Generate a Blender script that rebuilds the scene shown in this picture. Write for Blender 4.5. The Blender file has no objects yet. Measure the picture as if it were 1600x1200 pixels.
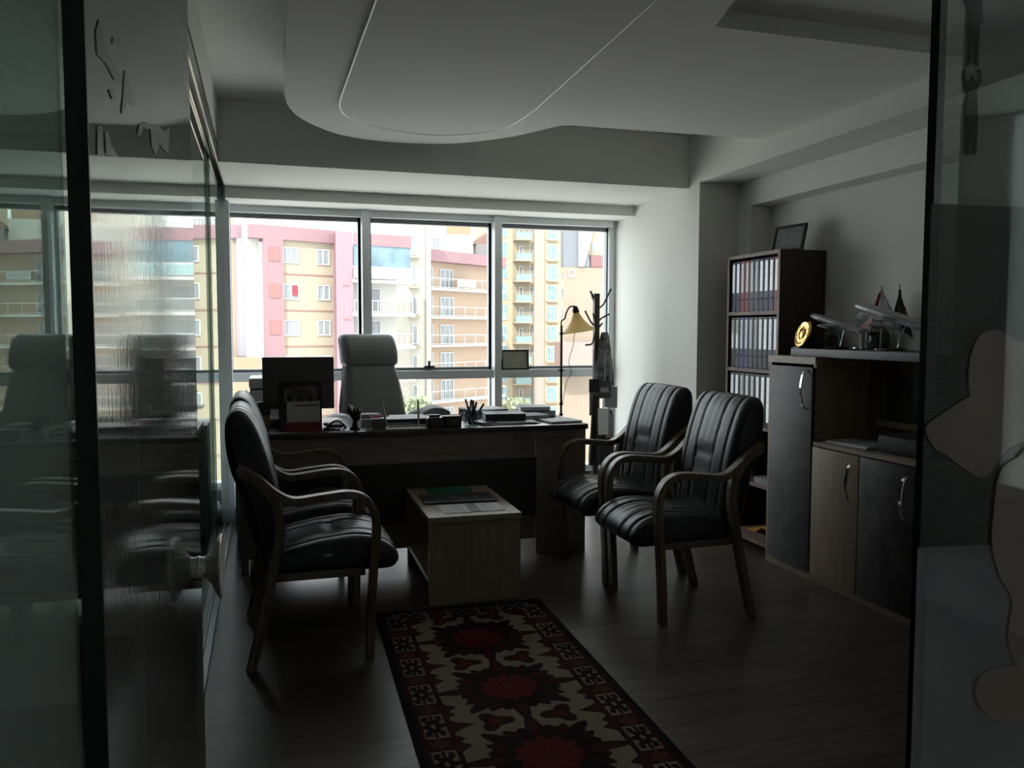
import bpy, bmesh, math, random
from mathutils import Vector, Matrix
random.seed(7)
PI = math.pi
# ------------------------------------------------------------------ camera
F = 1275.0; YAW = math.radians(16.9); PITCH = math.radians(-3.83); ROLL = math.radians(0.09); EYE = Vector((0, 0, 1.35))
fwd = Vector((math.sin(YAW)*math.cos(PITCH), math.cos(YAW)*math.cos(PITCH), math.sin(PITCH)))
rt = Vector((math.cos(YAW), -math.sin(YAW), 0)); up = rt.cross(fwd)
RV = math.cos(ROLL)*rt + math.sin(ROLL)*up; UV = -math.sin(ROLL)*rt + math.cos(ROLL)*up
scn = bpy.context.scene
cam = bpy.data.cameras.new('camera'); camo = bpy.data.objects.new('camera', cam); scn.collection.objects.link(camo)
cam.sensor_width = 36; cam.lens = F/1600*36; cam.clip_start = 0.02; cam.clip_end = 500
camo.matrix_world = Matrix(((RV.x, UV.x, -fwd.x, EYE.x), (RV.y, UV.y, -fwd.y, EYE.y), (RV.z, UV.z, -fwd.z, EYE.z), (0, 0, 0, 1)))
scn.camera = camo
# ------------------------------------------------------------------ world, sun, exposure
w = bpy.data.worlds.new('sky'); scn.world = w; w.use_nodes = True
bg = w.node_tree.nodes['Background']; bg.inputs[0].default_value = (0.90, 0.96, 1.0, 1); bg.inputs[1].default_value = 4.2
sl = bpy.data.lights.new('sun', 'SUN'); sl.energy = 6.0; sl.angle = math.radians(1.0); sl.color = (1.0, 0.95, 0.86)
so = bpy.data.objects.new('sun', sl); scn.collection.objects.link(so)
so.rotation_euler = Vector((0.45, 0.75, -0.80)).to_track_quat('-Z', 'Y').to_euler()
scn.view_settings.view_transform = 'Standard'; scn.view_settings.look = 'None'
scn.view_settings.exposure = 0.0; scn.view_settings.gamma = 1.0; scn.view_settings.use_curve_mapping = False
# no lamps: all light is daylight, some through an added corridor window

def ray(x, y): return fwd + RV*((x-800)/F) - UV*((y-600)/F)
def on(x, y, ax, v):
    d = ray(x, y); return EYE + d*((v-EYE[ax])/d[ax])
# ------------------------------------------------------------------ materials
def lin(c):
    if isinstance(c, str):
        c = [int(c[i:i+2], 16)/255 for i in (0, 2, 4)]
        return tuple(v/12.92 if v < .04045 else ((v+.055)/1.055)**2.4 for v in c)+(1,)
    return tuple(c)+(1,)
_m = {}
def mat(name, col, rough=.5, metal=0, bump=0, bscale=60, var=0, vscale=8, spec=.5, coat=0, stretch=None):
    if name in _m: return _m[name]
    m = bpy.data.materials.new(name); m.use_nodes = True; n = m.node_tree.nodes; L = m.node_tree.links
    b = n['Principled BSDF']; b.inputs['Base Color'].default_value = lin(col); b.inputs['Roughness'].default_value = rough
    b.inputs['Metallic'].default_value = metal; b.inputs['Specular IOR Level'].default_value = spec; b.inputs['Coat Weight'].default_value = coat
    tc = n.new('ShaderNodeTexCoord'); mp = n.new('ShaderNodeMapping'); L.new(tc.outputs['Object'], mp.inputs[0])
    if stretch: mp.inputs['Scale'].default_value = stretch
    nz = n.new('ShaderNodeTexNoise'); nz.inputs['Scale'].default_value = vscale; nz.inputs['Detail'].default_value = 5; L.new(mp.outputs[0], nz.inputs[0])
    if var:
        cr = n.new('ShaderNodeValToRGB'); c = lin(col)
        cr.color_ramp.elements[0].position = .3; cr.color_ramp.elements[1].position = .7
        cr.color_ramp.elements[0].color = tuple(v*(1-var) for v in c[:3])+(1,); cr.color_ramp.elements[1].color = tuple(min(1, v*(1+var)) for v in c[:3])+(1,)
        L.new(nz.outputs[0], cr.inputs[0]); L.new(cr.outputs[0], b.inputs['Base Color'])
    if bump:
        n2 = n.new('ShaderNodeTexNoise'); n2.inputs['Scale'].default_value = bscale; n2.inputs['Detail'].default_value = 3; L.new(mp.outputs[0], n2.inputs[0])
        bp = n.new('ShaderNodeBump'); bp.inputs['Strength'].default_value = bump; bp.inputs['Distance'].default_value = .01
        L.new(n2.outputs[0], bp.inputs['Height']); L.new(bp.outputs[0], b.inputs['Normal'])
    _m[name] = m; return m
def wood(name, col, var=.25, rough=.45, axis='z', spec=.5):
    st = {'z': (14, 14, 1), 'x': (1, 14, 14), 'y': (14, 1, 14)}[axis]
    return mat(name, col, rough, var=var, vscale=4, stretch=st, bump=.05, bscale=30, spec=spec)
def glass(name, tint=(.95, .98, .96), f0=.04, rough=0.0, film=0.0, filmcol=(.3, .3, .3), stripes=0, zband=None, streak=False):
    """thin clear glass: see-through tinted, reflecting more at grazing angles; film = translucent layer (printed foil, or haze painted on)"""
    if name in _m: return _m[name]
    m = bpy.data.materials.new(name); m.use_nodes = True; n = m.node_tree.nodes; L = m.node_tree.links
    n.remove(n['Principled BSDF']); out = n['Material Output']
    g = n.new('ShaderNodeNewGeometry'); dp = n.new('ShaderNodeVectorMath'); dp.operation = 'DOT_PRODUCT'
    L.new(g.outputs['Incoming'], dp.inputs[0]); L.new(g.outputs['Normal'], dp.inputs[1])
    def math_(op, a, bb=None):
        k = n.new('ShaderNodeMath'); k.operation = op
        for i, v in enumerate((a, bb)):
            if v is None: continue
            if isinstance(v, (int, float)): k.inputs[i].default_value = v
            else: L.new(v, k.inputs[i])
        return k.outputs[0]
    c = math_('ABSOLUTE', dp.outputs['Value']); c = math_('SUBTRACT', 1.0, c); c = math_('POWER', c, 5.0)
    c = math_('MULTIPLY', c, 1-f0); c = math_('ADD', c, f0)
    tr = n.new('ShaderNodeBsdfTransparent'); tr.inputs[0].default_value = tuple(tint)+(1,)
    gl = n.new('ShaderNodeBsdfGlossy'); gl.inputs['Roughness'].default_value = rough; gl.inputs[0].default_value = (.95, 1, .97, 1)
    base = tr.outputs[0]
    tc = n.new('ShaderNodeTexCoord')
    if film:
        df = n.new('ShaderNodeBsdfDiffuse'); df.inputs[0].default_value = tuple(filmcol)+(1,)
        tl = n.new('ShaderNodeBsdfTranslucent'); tl.inputs[0].default_value = tuple(filmcol)+(1,)
        ms = n.new('ShaderNodeMixShader'); ms.inputs[0].default_value = .5; L.new(df.outputs[0], ms.inputs[1]); L.new(tl.outputs[0], ms.inputs[2])
        mf = n.new('ShaderNodeMixShader'); mf.inputs[0].default_value = film
        if stripes:
            sp = n.new('ShaderNodeSeparateXYZ'); L.new(tc.outputs['Object'], sp.inputs[0])
            s = math_('MULTIPLY', sp.outputs['Z'], stripes); s = math_('FRACT', s); s = math_('GREATER_THAN', s, .5); s = math_('MULTIPLY', s, film)
            L.new(s, mf.inputs[0])
        L.new(tr.outputs[0], mf.inputs[1]); L.new(ms.outputs[0], mf.inputs[2]); base = mf.outputs[0]
    if streak:
        mp = n.new('ShaderNodeMapping'); mp.inputs['Scale'].default_value = (60, 60, 8); L.new(tc.outputs['Object'], mp.inputs[0])
        nz = n.new('ShaderNodeTexNoise'); nz.inputs['Scale'].default_value = 3; nz.inputs['Detail'].default_value = 3; L.new(mp.outputs[0], nz.inputs[0])
        bp = n.new('ShaderNodeBump'); bp.inputs['Strength'].default_value = .04; bp.inputs['Distance'].default_value = .002
        L.new(nz.outputs[0], bp.inputs['Height']); L.new(bp.outputs[0], gl.inputs['Normal'])
    mx = n.new('ShaderNodeMixShader'); L.new(c, mx.inputs[0]); L.new(base, mx.inputs[1]); L.new(gl.outputs[0], mx.inputs[2])
    L.new(mx.outputs[0], out.inputs[0]); _m[name] = m; return m

WALL = mat('white_wall_paint', (.84, .84, .80), .85, bump=.03, bscale=120)
CEIL = mat('white_ceiling_paint', (.84, .84, .81), .9, bump=.02, bscale=90)
ALU = mat('grey_aluminium', (.74, .77, .79), .35, .15)
ALUD = mat('dark_aluminium', (.20, .21, .22), .4, .7)
STEEL = mat('brushed_steel', (.55, .53, .50), .3, 1.0, stretch=(1, 1, 20))
CHROME = mat('chrome', (.85, .86, .88), .08, 1.0)
LEATHER = mat('black_leather', (.018, .023, .025), .36, bump=.12, bscale=180, spec=.5)
LEATHER2 = mat('charcoal_leather', (.15, .157, .152), .45, bump=.1, bscale=150)
BEECH = wood('beech_bentwood', (.165, .12, .082), .3, .32, 'z')
OAK = wood('light_oak_laminate', (.33, .24, .165), .18, .5, 'z')
OAKX = wood('oak_laminate_long_grain', (.36, .27, .19), .18, .4, 'y')
DESKW = wood('desk_walnut_laminate', (.25, .215, .17), .2, .45, 'x')
DESKTOP = wood('dark_desk_top', (.06, .052, .045), .2, .3, 'x')
DARKP = mat('black_panel', (.035, .034, .035), .35)
GREYLAM = mat('grey_stone_laminate', (.075, .078, .072), .5, var=.25, vscale=9, bump=.03)
DARKLAM = mat('dark_stone_laminate', (.034, .028, .026), .5, var=.6, vscale=14, bump=.05)
GREYTOP = mat('grey_worktop', (.075, .077, .078), .45, var=.12, vscale=20)
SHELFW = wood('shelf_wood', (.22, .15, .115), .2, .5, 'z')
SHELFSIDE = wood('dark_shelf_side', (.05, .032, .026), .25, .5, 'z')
PLASTICB = mat('black_plastic', (.02, .02, .022), .35)
PLASTICW = mat('white_plastic', (.62, .62, .60), .4)
PAPER = mat('white_paper', (.75, .76, .78), .8)
PAPERD = mat('grey_paper', (.35, .36, .38), .8)
GOLD = mat('polished_gold', (.95, .62, .22), .22, 1.0, bump=.5, bscale=40)
BRONZE = mat('dark_bronze', (.06, .05, .035), .4, .8, bump=.3, bscale=60)

# ------------------------------------------------------------------ mesh helpers
C = scn.collection
def link(name, me, m=None, parent=None, loc=None):
    o = bpy.data.objects.new(name, me); C.objects.link(o)
    if m and me: me.materials.append(m)
    if parent: o.parent = parent
    if loc: o.location = loc
    return o
def shade(me, angle=35):
    for p in me.polygons: p.use_smooth = True
    try: me.set_sharp_from_angle(angle=math.radians(angle))
    except Exception: pass
class MB:
    def __init__(s): s.bm = bmesh.new(); s.mi = 0
    def box(s, a, b, bev=0, M=None):
        x0, x1 = sorted((a[0], b[0])); y0, y1 = sorted((a[1], b[1])); z0, z1 = sorted((a[2], b[2]))
        vs = [s.bm.verts.new((x, y, z)) for x in (x0, x1) for y in (y0, y1) for z in (z0, z1)]
        fs = [s.bm.faces.new([vs[i] for i in f]) for f in ((0, 1, 3, 2), (4, 6, 7, 5), (0, 4, 5, 1), (2, 3, 7, 6), (0, 2, 6, 4), (1, 5, 7, 3))]
        if bev:
            es = list({e for f in fs for e in f.edges}); r = bmesh.ops.bevel(s.bm, geom=es, offset=bev, segments=2, affect='EDGES', profile=.6)
            vs = list({v for f in r['faces'] for v in f.verts})
        if M is not None: bmesh.ops.transform(s.bm, matrix=M, verts=vs)
        return s
    def ngon(s, pts, n, d):
        """flat polygon pts (3D) extruded by vector n*d, centred"""
        n = Vector(n).normalized()*d
        a = [s.bm.verts.new(Vector(p)-n/2) for p in pts]; b = [s.bm.verts.new(Vector(p)+n/2) for p in pts]
        s.bm.faces.new(a[::-1]); s.bm.faces.new(b)
        k = len(pts)
        for i in range(k): s.bm.faces.new((a[i], a[(i+1) % k], b[(i+1) % k], b[i]))
        return s
    def rings(s, rings, cap=True, closed=True):
        R = [[s.bm.verts.new(p) for p in r] for r in rings]; k = len(R[0])
        for a, b in zip(R, R[1:]):
            for i in range(k if closed else k-1): s.bm.faces.new((a[i], a[(i+1) % k], b[(i+1) % k], b[i]))
        if cap:
            try: s.bm.faces.new(R[0][::-1]); s.bm.faces.new(R[-1])
            except Exception: pass
        return s
    def tube(s, pts, r, n=10, cap=True):
        pts = [Vector(p) for p in pts]; rr = r if isinstance(r, (list, tuple)) else [r]*len(pts); rg = []; pn = None
        for i, p in enumerate(pts):
            t = (pts[min(i+1, len(pts)-1)]-pts[max(i-1, 0)]).normalized()
            a = Vector((0, 0, 1)) if pn is None and abs(t.z) < .9 else (Vector((1, 0, 0)) if pn is None else pn)
            u = (a - t*a.dot(t)).normalized(); v = t.cross(u); pn = u
            rg.append([p + rr[i]*(u*math.cos(2*PI*k/n)+v*math.sin(2*PI*k/n)) for k in range(n)])
        return s.rings(rg, cap)
    def lathe(s, prof, n=24, M=None, cap=True):
        rg = [[Vector((r*math.cos(2*PI*k/n), r*math.sin(2*PI*k/n), z)) for k in range(n)] for r, z in prof]
        if M is not None: rg = [[M @ p for p in r] for r in rg]
        return s.rings(rg, cap)
    def sweep(s, pts, wid, th, y=0):
        """rectangular section swept along an x-z curve, wid along y"""
        pts = [Vector((p[0], 0, p[1])) for p in pts]; rg = []
        for i, p in enumerate(pts):
            t = (pts[min(i+1, len(pts)-1)]-pts[max(i-1, 0)]).normalized(); nn = Vector((-t.z, 0, t.x))
            h = th/2; q = wid/2; c = .25*h
            rg.append([p+nn*a+Vector((0, y+b, 0)) for a, b in ((h, -q+c), (h, q-c), (h-c, q), (-h+c, q), (-h, q-c), (-h, -q+c), (-h+c, -q), (h-c, -q))])
        return s.rings(rg)
    def tri(s, pts):
        s.bm.faces.new([s.bm.verts.new(p) for p in pts]); return s
    def build(s, name, m, parent=None, smooth=None, loc=None, sub=0):
        bmesh.ops.recalc_face_normals(s.bm, faces=s.bm.faces)
        me = bpy.data.meshes.new(name); s.bm.to_mesh(me); s.bm.free()
        if smooth: shade(me, smooth)
        o = link(name, me, m, parent, loc)
        if sub:
            md = o.modifiers.new('sub', 'SUBSURF'); md.levels = sub; md.render_levels = sub
        return o
def crv(P, n=8, closed=False):
    P = [tuple(p) for p in P]; out = []; k = len(P)
    rng = range(k) if closed else range(k-1)
    for i in rng:
        if closed: p0, p1, p2, p3 = P[i-1], P[i], P[(i+1) % k], P[(i+2) % k]
        else: p0, p1, p2, p3 = P[max(i-1, 0)], P[i], P[i+1], P[min(i+2, k-1)]
        for j in range(n):
            t = j/n
            out.append(tuple(.5*((2*b)+(-a+c)*t+(2*a-5*b+4*c-d)*t*t+(-a+3*b-3*c+d)*t**3) for a, b, c, d in zip(p0, p1, p2, p3)))
    if not closed: out.append(P[-1])
    return out
def tag(o, label, cat, group=None, kind=None):
    o['label'] = label; o['category'] = cat
    if group: o['group'] = group
    if kind: o['kind'] = kind
    return o
def thing(name, label, cat, loc=(0, 0, 0), rz=0, group=None):
    o = bpy.data.objects.new(name, None); C.objects.link(o); o.empty_display_size = .1
    o.location = loc; o.rotation_euler = (0, 0, rz); return tag(o, label, cat, group)
def struct(o): o['kind'] = 'structure'; return o
def copy_tree(o, parent=None):
    c = o.copy(); C.objects.link(c); c.parent = parent
    for ch in [x for x in bpy.data.objects if x.parent == o]: copy_tree(ch, c)
    return c
def box(name, a, b, m, parent=None, bev=0):
    return MB().box(a, b, bev).build(name, m, parent, 35 if bev else None)

# ------------------------------------------------------------------ SETTING: room shell
XL, XR, YW = -0.23, 3.03, 6.20
def floor_mat():
    m = bpy.data.materials.new('laminate_plank_floor'); m.use_nodes = True; n = m.node_tree.nodes; L = m.node_tree.links; b = n['Principled BSDF']
    tc = n.new('ShaderNodeTexCoord'); br = n.new('ShaderNodeTexBrick'); L.new(tc.outputs['Object'], br.inputs[0])
    br.inputs['Scale'].default_value = 1; br.inputs['Brick Width'].default_value = 1.25; br.inputs['Row Height'].default_value = .187
    br.inputs['Mortar Size'].default_value = .0022; br.offset = .37; br.inputs['Bias'].default_value = 0
    br.inputs[1].default_value = (.070, .054, .042, 1); br.inputs[2].default_value = (.112, .090, .072, 1); br.inputs[3].default_value = (.015, .012, .01, 1)
    mp = n.new('ShaderNodeMapping'); mp.inputs['Scale'].default_value = (1.4, 16, 1); L.new(tc.outputs['Object'], mp.inputs[0])
    nz = n.new('ShaderNodeTexNoise'); nz.inputs['Scale'].default_value = 2.5; nz.inputs['Detail'].default_value = 7; nz.inputs['Distortion'].default_value = .6; L.new(mp.outputs[0], nz.inputs[0])
    cr = n.new('ShaderNodeValToRGB'); cr.color_ramp.elements[0].position = .35; cr.color_ramp.elements[1].position = .65
    cr.color_ramp.elements[0].color = (.68, .66, .63, 1); cr.color_ramp.elements[1].color = (1.15, 1.14, 1.12, 1); L.new(nz.outputs[0], cr.inputs[0])
    mx = n.new('ShaderNodeMix'); mx.data_type = 'RGBA'; mx.blend_type = 'MULTIPLY'; mx.inputs[0].default_value = 1
    L.new(br.outputs[0], mx.inputs[6]); L.new(cr.outputs[0], mx.inputs[7]); L.new(mx.outputs[2], b.inputs['Base Color'])
    b.inputs['Roughness'].default_value = .36; b.inputs['Specular IOR Level'].default_value = .28
    bp = n.new('ShaderNodeBump'); bp.inputs['Strength'].default_value = .12; bp.inputs['Distance'].default_value = .001
    L.new(nz.outputs[0], bp.inputs['Height']); L.new(bp.outputs[0], b.inputs['Normal']); return m
struct(box('floor', (-3, -2, -.1), (3.4, YW+.05, 0), floor_mat()))
struct(box('ceiling', (-3, -2, 2.64), (3.4, YW+.3, 2.8), CEIL))
# suspended ceiling with rounded nose (plan outline), recessed tray at right
out = [(.095, -1.9), (.096, 2.86), (.10, 3.54), (.112, 4.0)] + crv([(.112, 4.0), (.139, 4.21), (.22, 4.44), (.423, 4.70), (.70, 4.80), (1.05, 4.74), (1.33, 4.50), (1.49, 4.22)], 6)[1:] + [(1.55, 4.13), (2.745, 4.10), (2.745, 2.655), (1.56, 2.655)] + crv([(1.56, 2.655), (1.535, 2.55), (1.50, 2.42), (1.44, 2.1), (1.42, 1.7), (1.42, 1.3)], 4)[1:] + [(1.42, -1.9)]
g = MB(); g.ngon([(x, y, 2.535) for x, y in out], (0, 0, 1), .21)
sc = struct(g.build('ceiling', CEIL))
gp = [(.368, 0.8), (.368, 2.78), (.365, 3.22), (.361, 3.93)] + crv([(.361, 3.93), (.372, 4.09), (.432, 4.26), (.635, 4.44), (.925, 4.50), (1.17, 4.36), (1.262, 4.17), (1.285, 3.82)], 6)[1:] + [(1.242, 2.505), (1.18, 0.8)]
g = MB(); g.ngon([(x, y, 2.424) for x, y in gp], (0, 0, 1), .014); p = g.build('ceiling_panel', CEIL, sc)
g = MB(); q = [(x, y, 2.4185) for x, y in gp]; g.tube(q+[q[0]], .0038, 6); g.build('shadow_groove', ALU, sc)
struct(box('ceiling', (1.3, -1.9, 2.492), (2.76, 2.70, 2.53), CEIL))
# beams (window side), right-hand beam, column, right wall with shallow niche
struct(box('trim_1', (XL, 4.972, 2.295), (2.745, 5.81, 2.70), WALL))
struct(box('trim_2', (XL, 5.80, 2.22), (2.745, YW+.2, 2.70), WALL))
struct(box('trim_3', (2.745, -1.9, 2.312), (3.2, 4.82, 2.70), WALL))
struct(box('trim_4', (2.745, 4.82, 0), (3.4, YW+.2, 2.70), WALL))
g = MB(); g.box((3.18, -.1, 0), (3.4, 4.83, 2.7)); g.box((3.18, -2, 0), (3.4, -1.7, 2.7)); g.box((3.18, -1.7, 0), (3.4, -.1, .6)); g.box((3.18, -1.7, 2.35), (3.4, -.1, 2.7)); struct(g.build('wall_right', WALL))  # opening behind the camera, cut for the added corridor window
g = MB(); g.box((XR, 4.66, 0), (3.19, 4.82, 2.31)); g.box((XR, .8, 2.152), (3.19, 4.66, 2.31)); g.box((XR, .7, 0), (3.19, .8, 2.31)); struct(g.build('trim_5', WALL))
# wall above the sliding glass, neighbouring dark room beyond the glass, corridor behind the camera
struct(box('wall_left', (-.36, .66, 2.40), (XL, YW, 2.7), WALL))
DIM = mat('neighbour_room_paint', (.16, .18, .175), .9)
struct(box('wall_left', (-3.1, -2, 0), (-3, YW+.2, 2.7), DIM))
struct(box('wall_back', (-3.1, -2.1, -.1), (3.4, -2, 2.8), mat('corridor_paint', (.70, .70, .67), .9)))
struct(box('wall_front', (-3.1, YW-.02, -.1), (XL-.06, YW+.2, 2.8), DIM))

# ------------------------------------------------------------------ window wall
PANE = glass('window_glass', (.97, .985, .98), .03)
def window(i, x0, x1, latch=False):
    g = MB(); z0, zt, z1 = .25, 1.0, 2.172
    g.box((x0, YW-.06, z0-.06), (x1, YW+.06, z0)); g.box((x0, YW-.10, z1), (x1, YW+.06, 2.22))
    g.box((x0, YW-.09, .972), (x1, YW+.05, 1.036))
    w_ = struct(g.build('window_%d' % i, ALU))
    s = MB()
    for a, b in (((x0, 1.036), (x0+.022, z1)), ((x1-.022, 1.036), (x1, z1)), ((x0, 1.036), (x1, 1.058)), ((x0, z1-.03), (x1, z1))):
        s.box((a[0], YW-.02, a[1]), (b[0], YW+.03, b[1]))
    s.build('window_sash', ALUD, w_)
    box('upper_pane', (x0+.01, YW+.002, 1.04), (x1-.01, YW+.008, z1-.01), PANE, w_)
    box('lower_pane', (x0, YW+.002, z0), (x1, YW+.008, .98), PANE, w_)
    if latch:
        h = MB(); h.box((1.168, YW-.055, 1.055), (1.25, YW-.02, 1.072), .003); h.box((1.196, YW-.065, 1.07), (1.214, YW-.035, 1.11), .003)
        h.build('latch', PLASTICB, w_, 35)
    return w_
fill_win = MB(); fill_win.box((3.2, -1.7, .6), (3.26, -1.65, 2.35)); fill_win.box((3.2, -.15, .6), (3.26, -.1, 2.35)); fill_win.box((3.2, -1.65, .6), (3.26, -.15, .65)); fill_win.box((3.2, -1.65, 2.3), (3.26, -.15, 2.35))  # unseen corridor window, added to brighten surfaces that face the camera
fill_win = struct(fill_win.build('window_4', ALU)); box('pane', (3.225, -1.65, .65), (3.23, -.15, 2.3), PANE, fill_win)
window(1, -.235, .702); window(2, .757, 1.707, True); window(3, 1.763, 2.70)
for x in (.7295, 1.735):
    g = MB(); g.box((x-.03, YW-.13, .14), (x+.03, YW+.08, 2.22), .004); g.box((x-.045, YW-.02, .14), (x+.045, YW+.0, 2.22)); struct(g.build('trim_6', ALU, smooth=35))
g = MB(); g.box((2.690, YW-.05, .14), (2.745, YW+.08, 2.22), .004); struct(g.build('trim_7', ALU, smooth=35))
struct(box('trim_8', (XL-.1, YW-.14, 0), (2.745, YW+.2, .215), mat('dark_sill_paint', (.10, .11, .12), .5)))
struct(box('wall_front', (XL, YW+.1, -.1), (2.75, YW+.2, .2), WALL))

# ------------------------------------------------------------------ sliding glass partition on the left
GW = glass('sliding_panel_glass', (.80, .88, .85), .05)
rail = MB()
for k in range(4):
    x = XL-.002-.03*k; rail.box((x-.007, .7, 2.30+(.0 if k else 0)), (x, YW-.08, 2.40))
rail.box((XL-.115, .7, 2.385), (XL-.002, YW-.08, 2.402))
wl = struct(rail.build('wall_left', STEEL))
br = MB(); br.box((XL-.115, .7, 0), (XL, YW-.08, .006))
for k in range(4):
    x = XL-.002-.03*k; br.box((x-.007, .7, .004), (x, YW-.08, .022))
br.build('floor_track', ALUD, wl)
box('end_post', (-.285, 5.93, .0), (-.212, 6.06, 2.40), ALU, wl)
k = 0
for x, y0, y1 in ((-.322, .72, 2.25), (-.296, 2.2, 3.35), (-.280, 3.3, 4.65), (-.266, 4.6, 5.92)):
    p = box('glass_panel', (x, y0, .02), (x+.010, y1, 2.36), GW, wl)
    box('panel_stile', (x-.002, y1-.012, .02), (x+.012, y1, 2.36), ALU, p)

# ------------------------------------------------------------------ entrance partition: fixed glass left and right, open door leaf
GL = glass('entrance_glass_left', (.83, .9, .87), .04, film=.24, filmcol=(.55, .62, .59))  # clear pane: its film layer paints in a pale haze
pf = struct(box('wall_front', (-1.6, .60, 0), (-.125, .61, 2.6), GL))
EDGE = mat('glass_edge_dark_green', (.002, .008, .005), .25, spec=.35)
GR = glass('entrance_glass_right', (.62, .66, .64), .03, film=.16, filmcol=(.5, .5, .48))
pr_ = struct(box('wall_front', (.600, .615, 0), (1.5, .625, 2.6), GR))
box('glass_edge', (.592, .6148, 0), (.600, .6252, 2.6), EDGE, pr_)
GR2 = glass('second_glass_right', (.36, .40, .38), .03, film=.30, filmcol=(.26, .28, .27))
box('second_glass', (.655, .640, 0), (1.5, .650, 2.6), GR2, pr_)
struct(box('wall_front', (1.45, .55, 0), (3.4, .70, 2.7), WALL))
# printed film on the right-hand glass
FD = glass('film_print_dark', (.25, .26, .25), .02, film=.6, filmcol=(.06, .06, .055))
FL = glass('film_print_light', (.75, .7, .66), .02, film=.24, filmcol=(.46, .40, .34))
FS = glass('film_print_dots', (.55, .58, .56), .02, film=.45, filmcol=(.10, .12, .11), stripes=330)
FG = glass('film_print_pale', (.7, .72, .72), .02, film=.30, filmcol=(.33, .34, .35))
def decal(name, px, m, y, parent, th=.0006):
    MB().ngon([on(a, b, 1, y) for a, b in px], (0, 1, 0), th).build(name, m, parent)
decal('film_dots', [(1455, 318), (1700, 328), (1700, 900), (1437, 860)], FS, .6145, pr_)
decal('film_pale_block', [(1434, 856), (1512, 852), (1700, 850), (1700, 1300), (1420, 1300)], FG, .6140, pr_)
decal('print_standing_figure', [(1504, -20), (1508, 8), (1515, 20), (1512, 40), (1514, 62), (1513, 92), (1509, 104), (1516, 100), (1519, 62), (1524, 62), (1522, 96), (1528, 104), (1530, 62), (1531, 38), (1537, 36), (1534, 8), (1536, -20)], FD, .6135, pr_)
decal('print_reaching_figure', [(1504, 108), (1503, 122), (1511, 140), (1512, 150), (1508, 165), (1509, 180), (1507, 238), (1512, 243), (1518, 200), (1520, 241), (1526, 240), (1528, 178), (1526, 142), (1534, 126), (1532, 110), (1527, 106), (1531, 120), (1526, 130), (1522, 124), (1522, 114), (1517, 124), (1511, 128), (1508, 118), (1509, 108)], FD, .6135, pr_)
decal('print_face', crv([(1524, 640), (1514, 605), (1516, 560), (1532, 523), (1560, 516), (1585, 530), (1620, 545), (1640, 600), (1620, 650), (1590, 625), (1560, 640), (1540, 665)], 4, True), FL, .6130, pr_)
decal('print_arm', crv([(1447, 668), (1475, 645), (1515, 620), (1550, 612), (1585, 600), (1640, 620), (1640, 690), (1600, 690), (1570, 705), (1540, 745), (1510, 735), (1480, 712), (1460, 700)], 4, True), FL, .6125, pr_)
decal('print_body', crv([(1640, 700), (1590, 715), (1562, 740), (1553, 800), (1550, 850), (1562, 900), (1582, 940), (1575, 1000), (1600, 1060), (1640, 1080)], 4, True), FL, .6120, pr_)
decal('print_knee', crv([(1524, 1085), (1530, 1060), (1552, 1045), (1600, 1040), (1640, 1060), (1640, 1130), (1580, 1128), (1540, 1115)], 4, True), FL, .6115, pr_)

# open door leaf on the left, with its printed film and pull knob
DA = math.radians(1.29); D0 = Vector((-.1195, .6, 0))   # hinge edge
dl = bpy.data.objects.new('door_1', None); C.objects.link(dl); dl.location = D0; dl.rotation_euler = (0, 0, -DA); dl['kind'] = 'structure'
GD = glass('door_leaf_glass', (.60, .62, .60), .05, rough=.035, film=.34, filmcol=(.22, .22, .21), streak=True)
MB().box((-.0, .0, .01), (.011, .655, 2.35)).build('glass_leaf', GD, dl)
box('glass_edge', (-.0005, -.003, .01), (.0125, .0, 2.35), EDGE, dl)
FN = glass('door_film_print', (.4, .4, .4), .03, rough=.25, film=.6, filmcol=(.06, .06, .06))
def dleaf(px):
    pts = []
    M = Matrix.Translation(D0) @ Matrix.Rotation(-DA, 4, 'Z'); Mi = M.inverted(); nrm = M.to_3x3() @ Vector((1, 0, 0)); o0 = M @ Vector((.0115, 0, 0))
    for a, b in px:
        d = ray(a, b); t = (o0-EYE).dot(nrm)/d.dot(nrm); pts.append(Mi @ (EYE+d*t))
    return pts
for px in ([(158, 30), (154, 50), (156, 85), (166, 100), (176, 125), (184, 132), (184, 118), (174, 98), (164, 75), (161, 45)],
           [(178, 58), (177, 68), (183, 72), (188, 66), (184, 58)], [(171, 140), (175, 155), (179, 152), (176, 138)],
           [(196, 110), (194, 150), (192, 178), (200, 160), (206, 166), (207, 148), (202, 140), (200, 115)],
           [(153, 196), (153, 242), (160, 243), (159, 198)], [(165, 205), (167, 240), (180, 244), (172, 225), (169, 205)],
           [(217, 210), (219, 195), (226, 190), (233, 195), (231, 202), (224, 198), (221, 212)],
           [(238, 195), (240, 230), (245, 242), (249, 225), (259, 242), (261, 200), (254, 205), (247, 196)]):
    cx_ = sum(p[0] for p in px)/len(px); px = [(cx_+(a-cx_)*1.35, b) for a, b in px]
    MB().ngon(dleaf(px), (1, 0, 0), .0006).build('film_lettering', FN, dl)
kn = MB(); Mk = Matrix.Translation((.0115, .62, 1.012)) @ Matrix.Rotation(PI/2, 4, 'Y')
kn.lathe([(.016, 0), (.0145, .004), (.015, .009), (.024, .017), (.036, .023), (.044, .027), (.046, .030), (.044, .032), (.035, .031), (.001, .029)], 48, Mk)
kn.build('door_knob', mat('textured_chrome', (.85, .82, .78), .3, 1.0, bump=.6, bscale=220), dl, 30)

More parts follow.
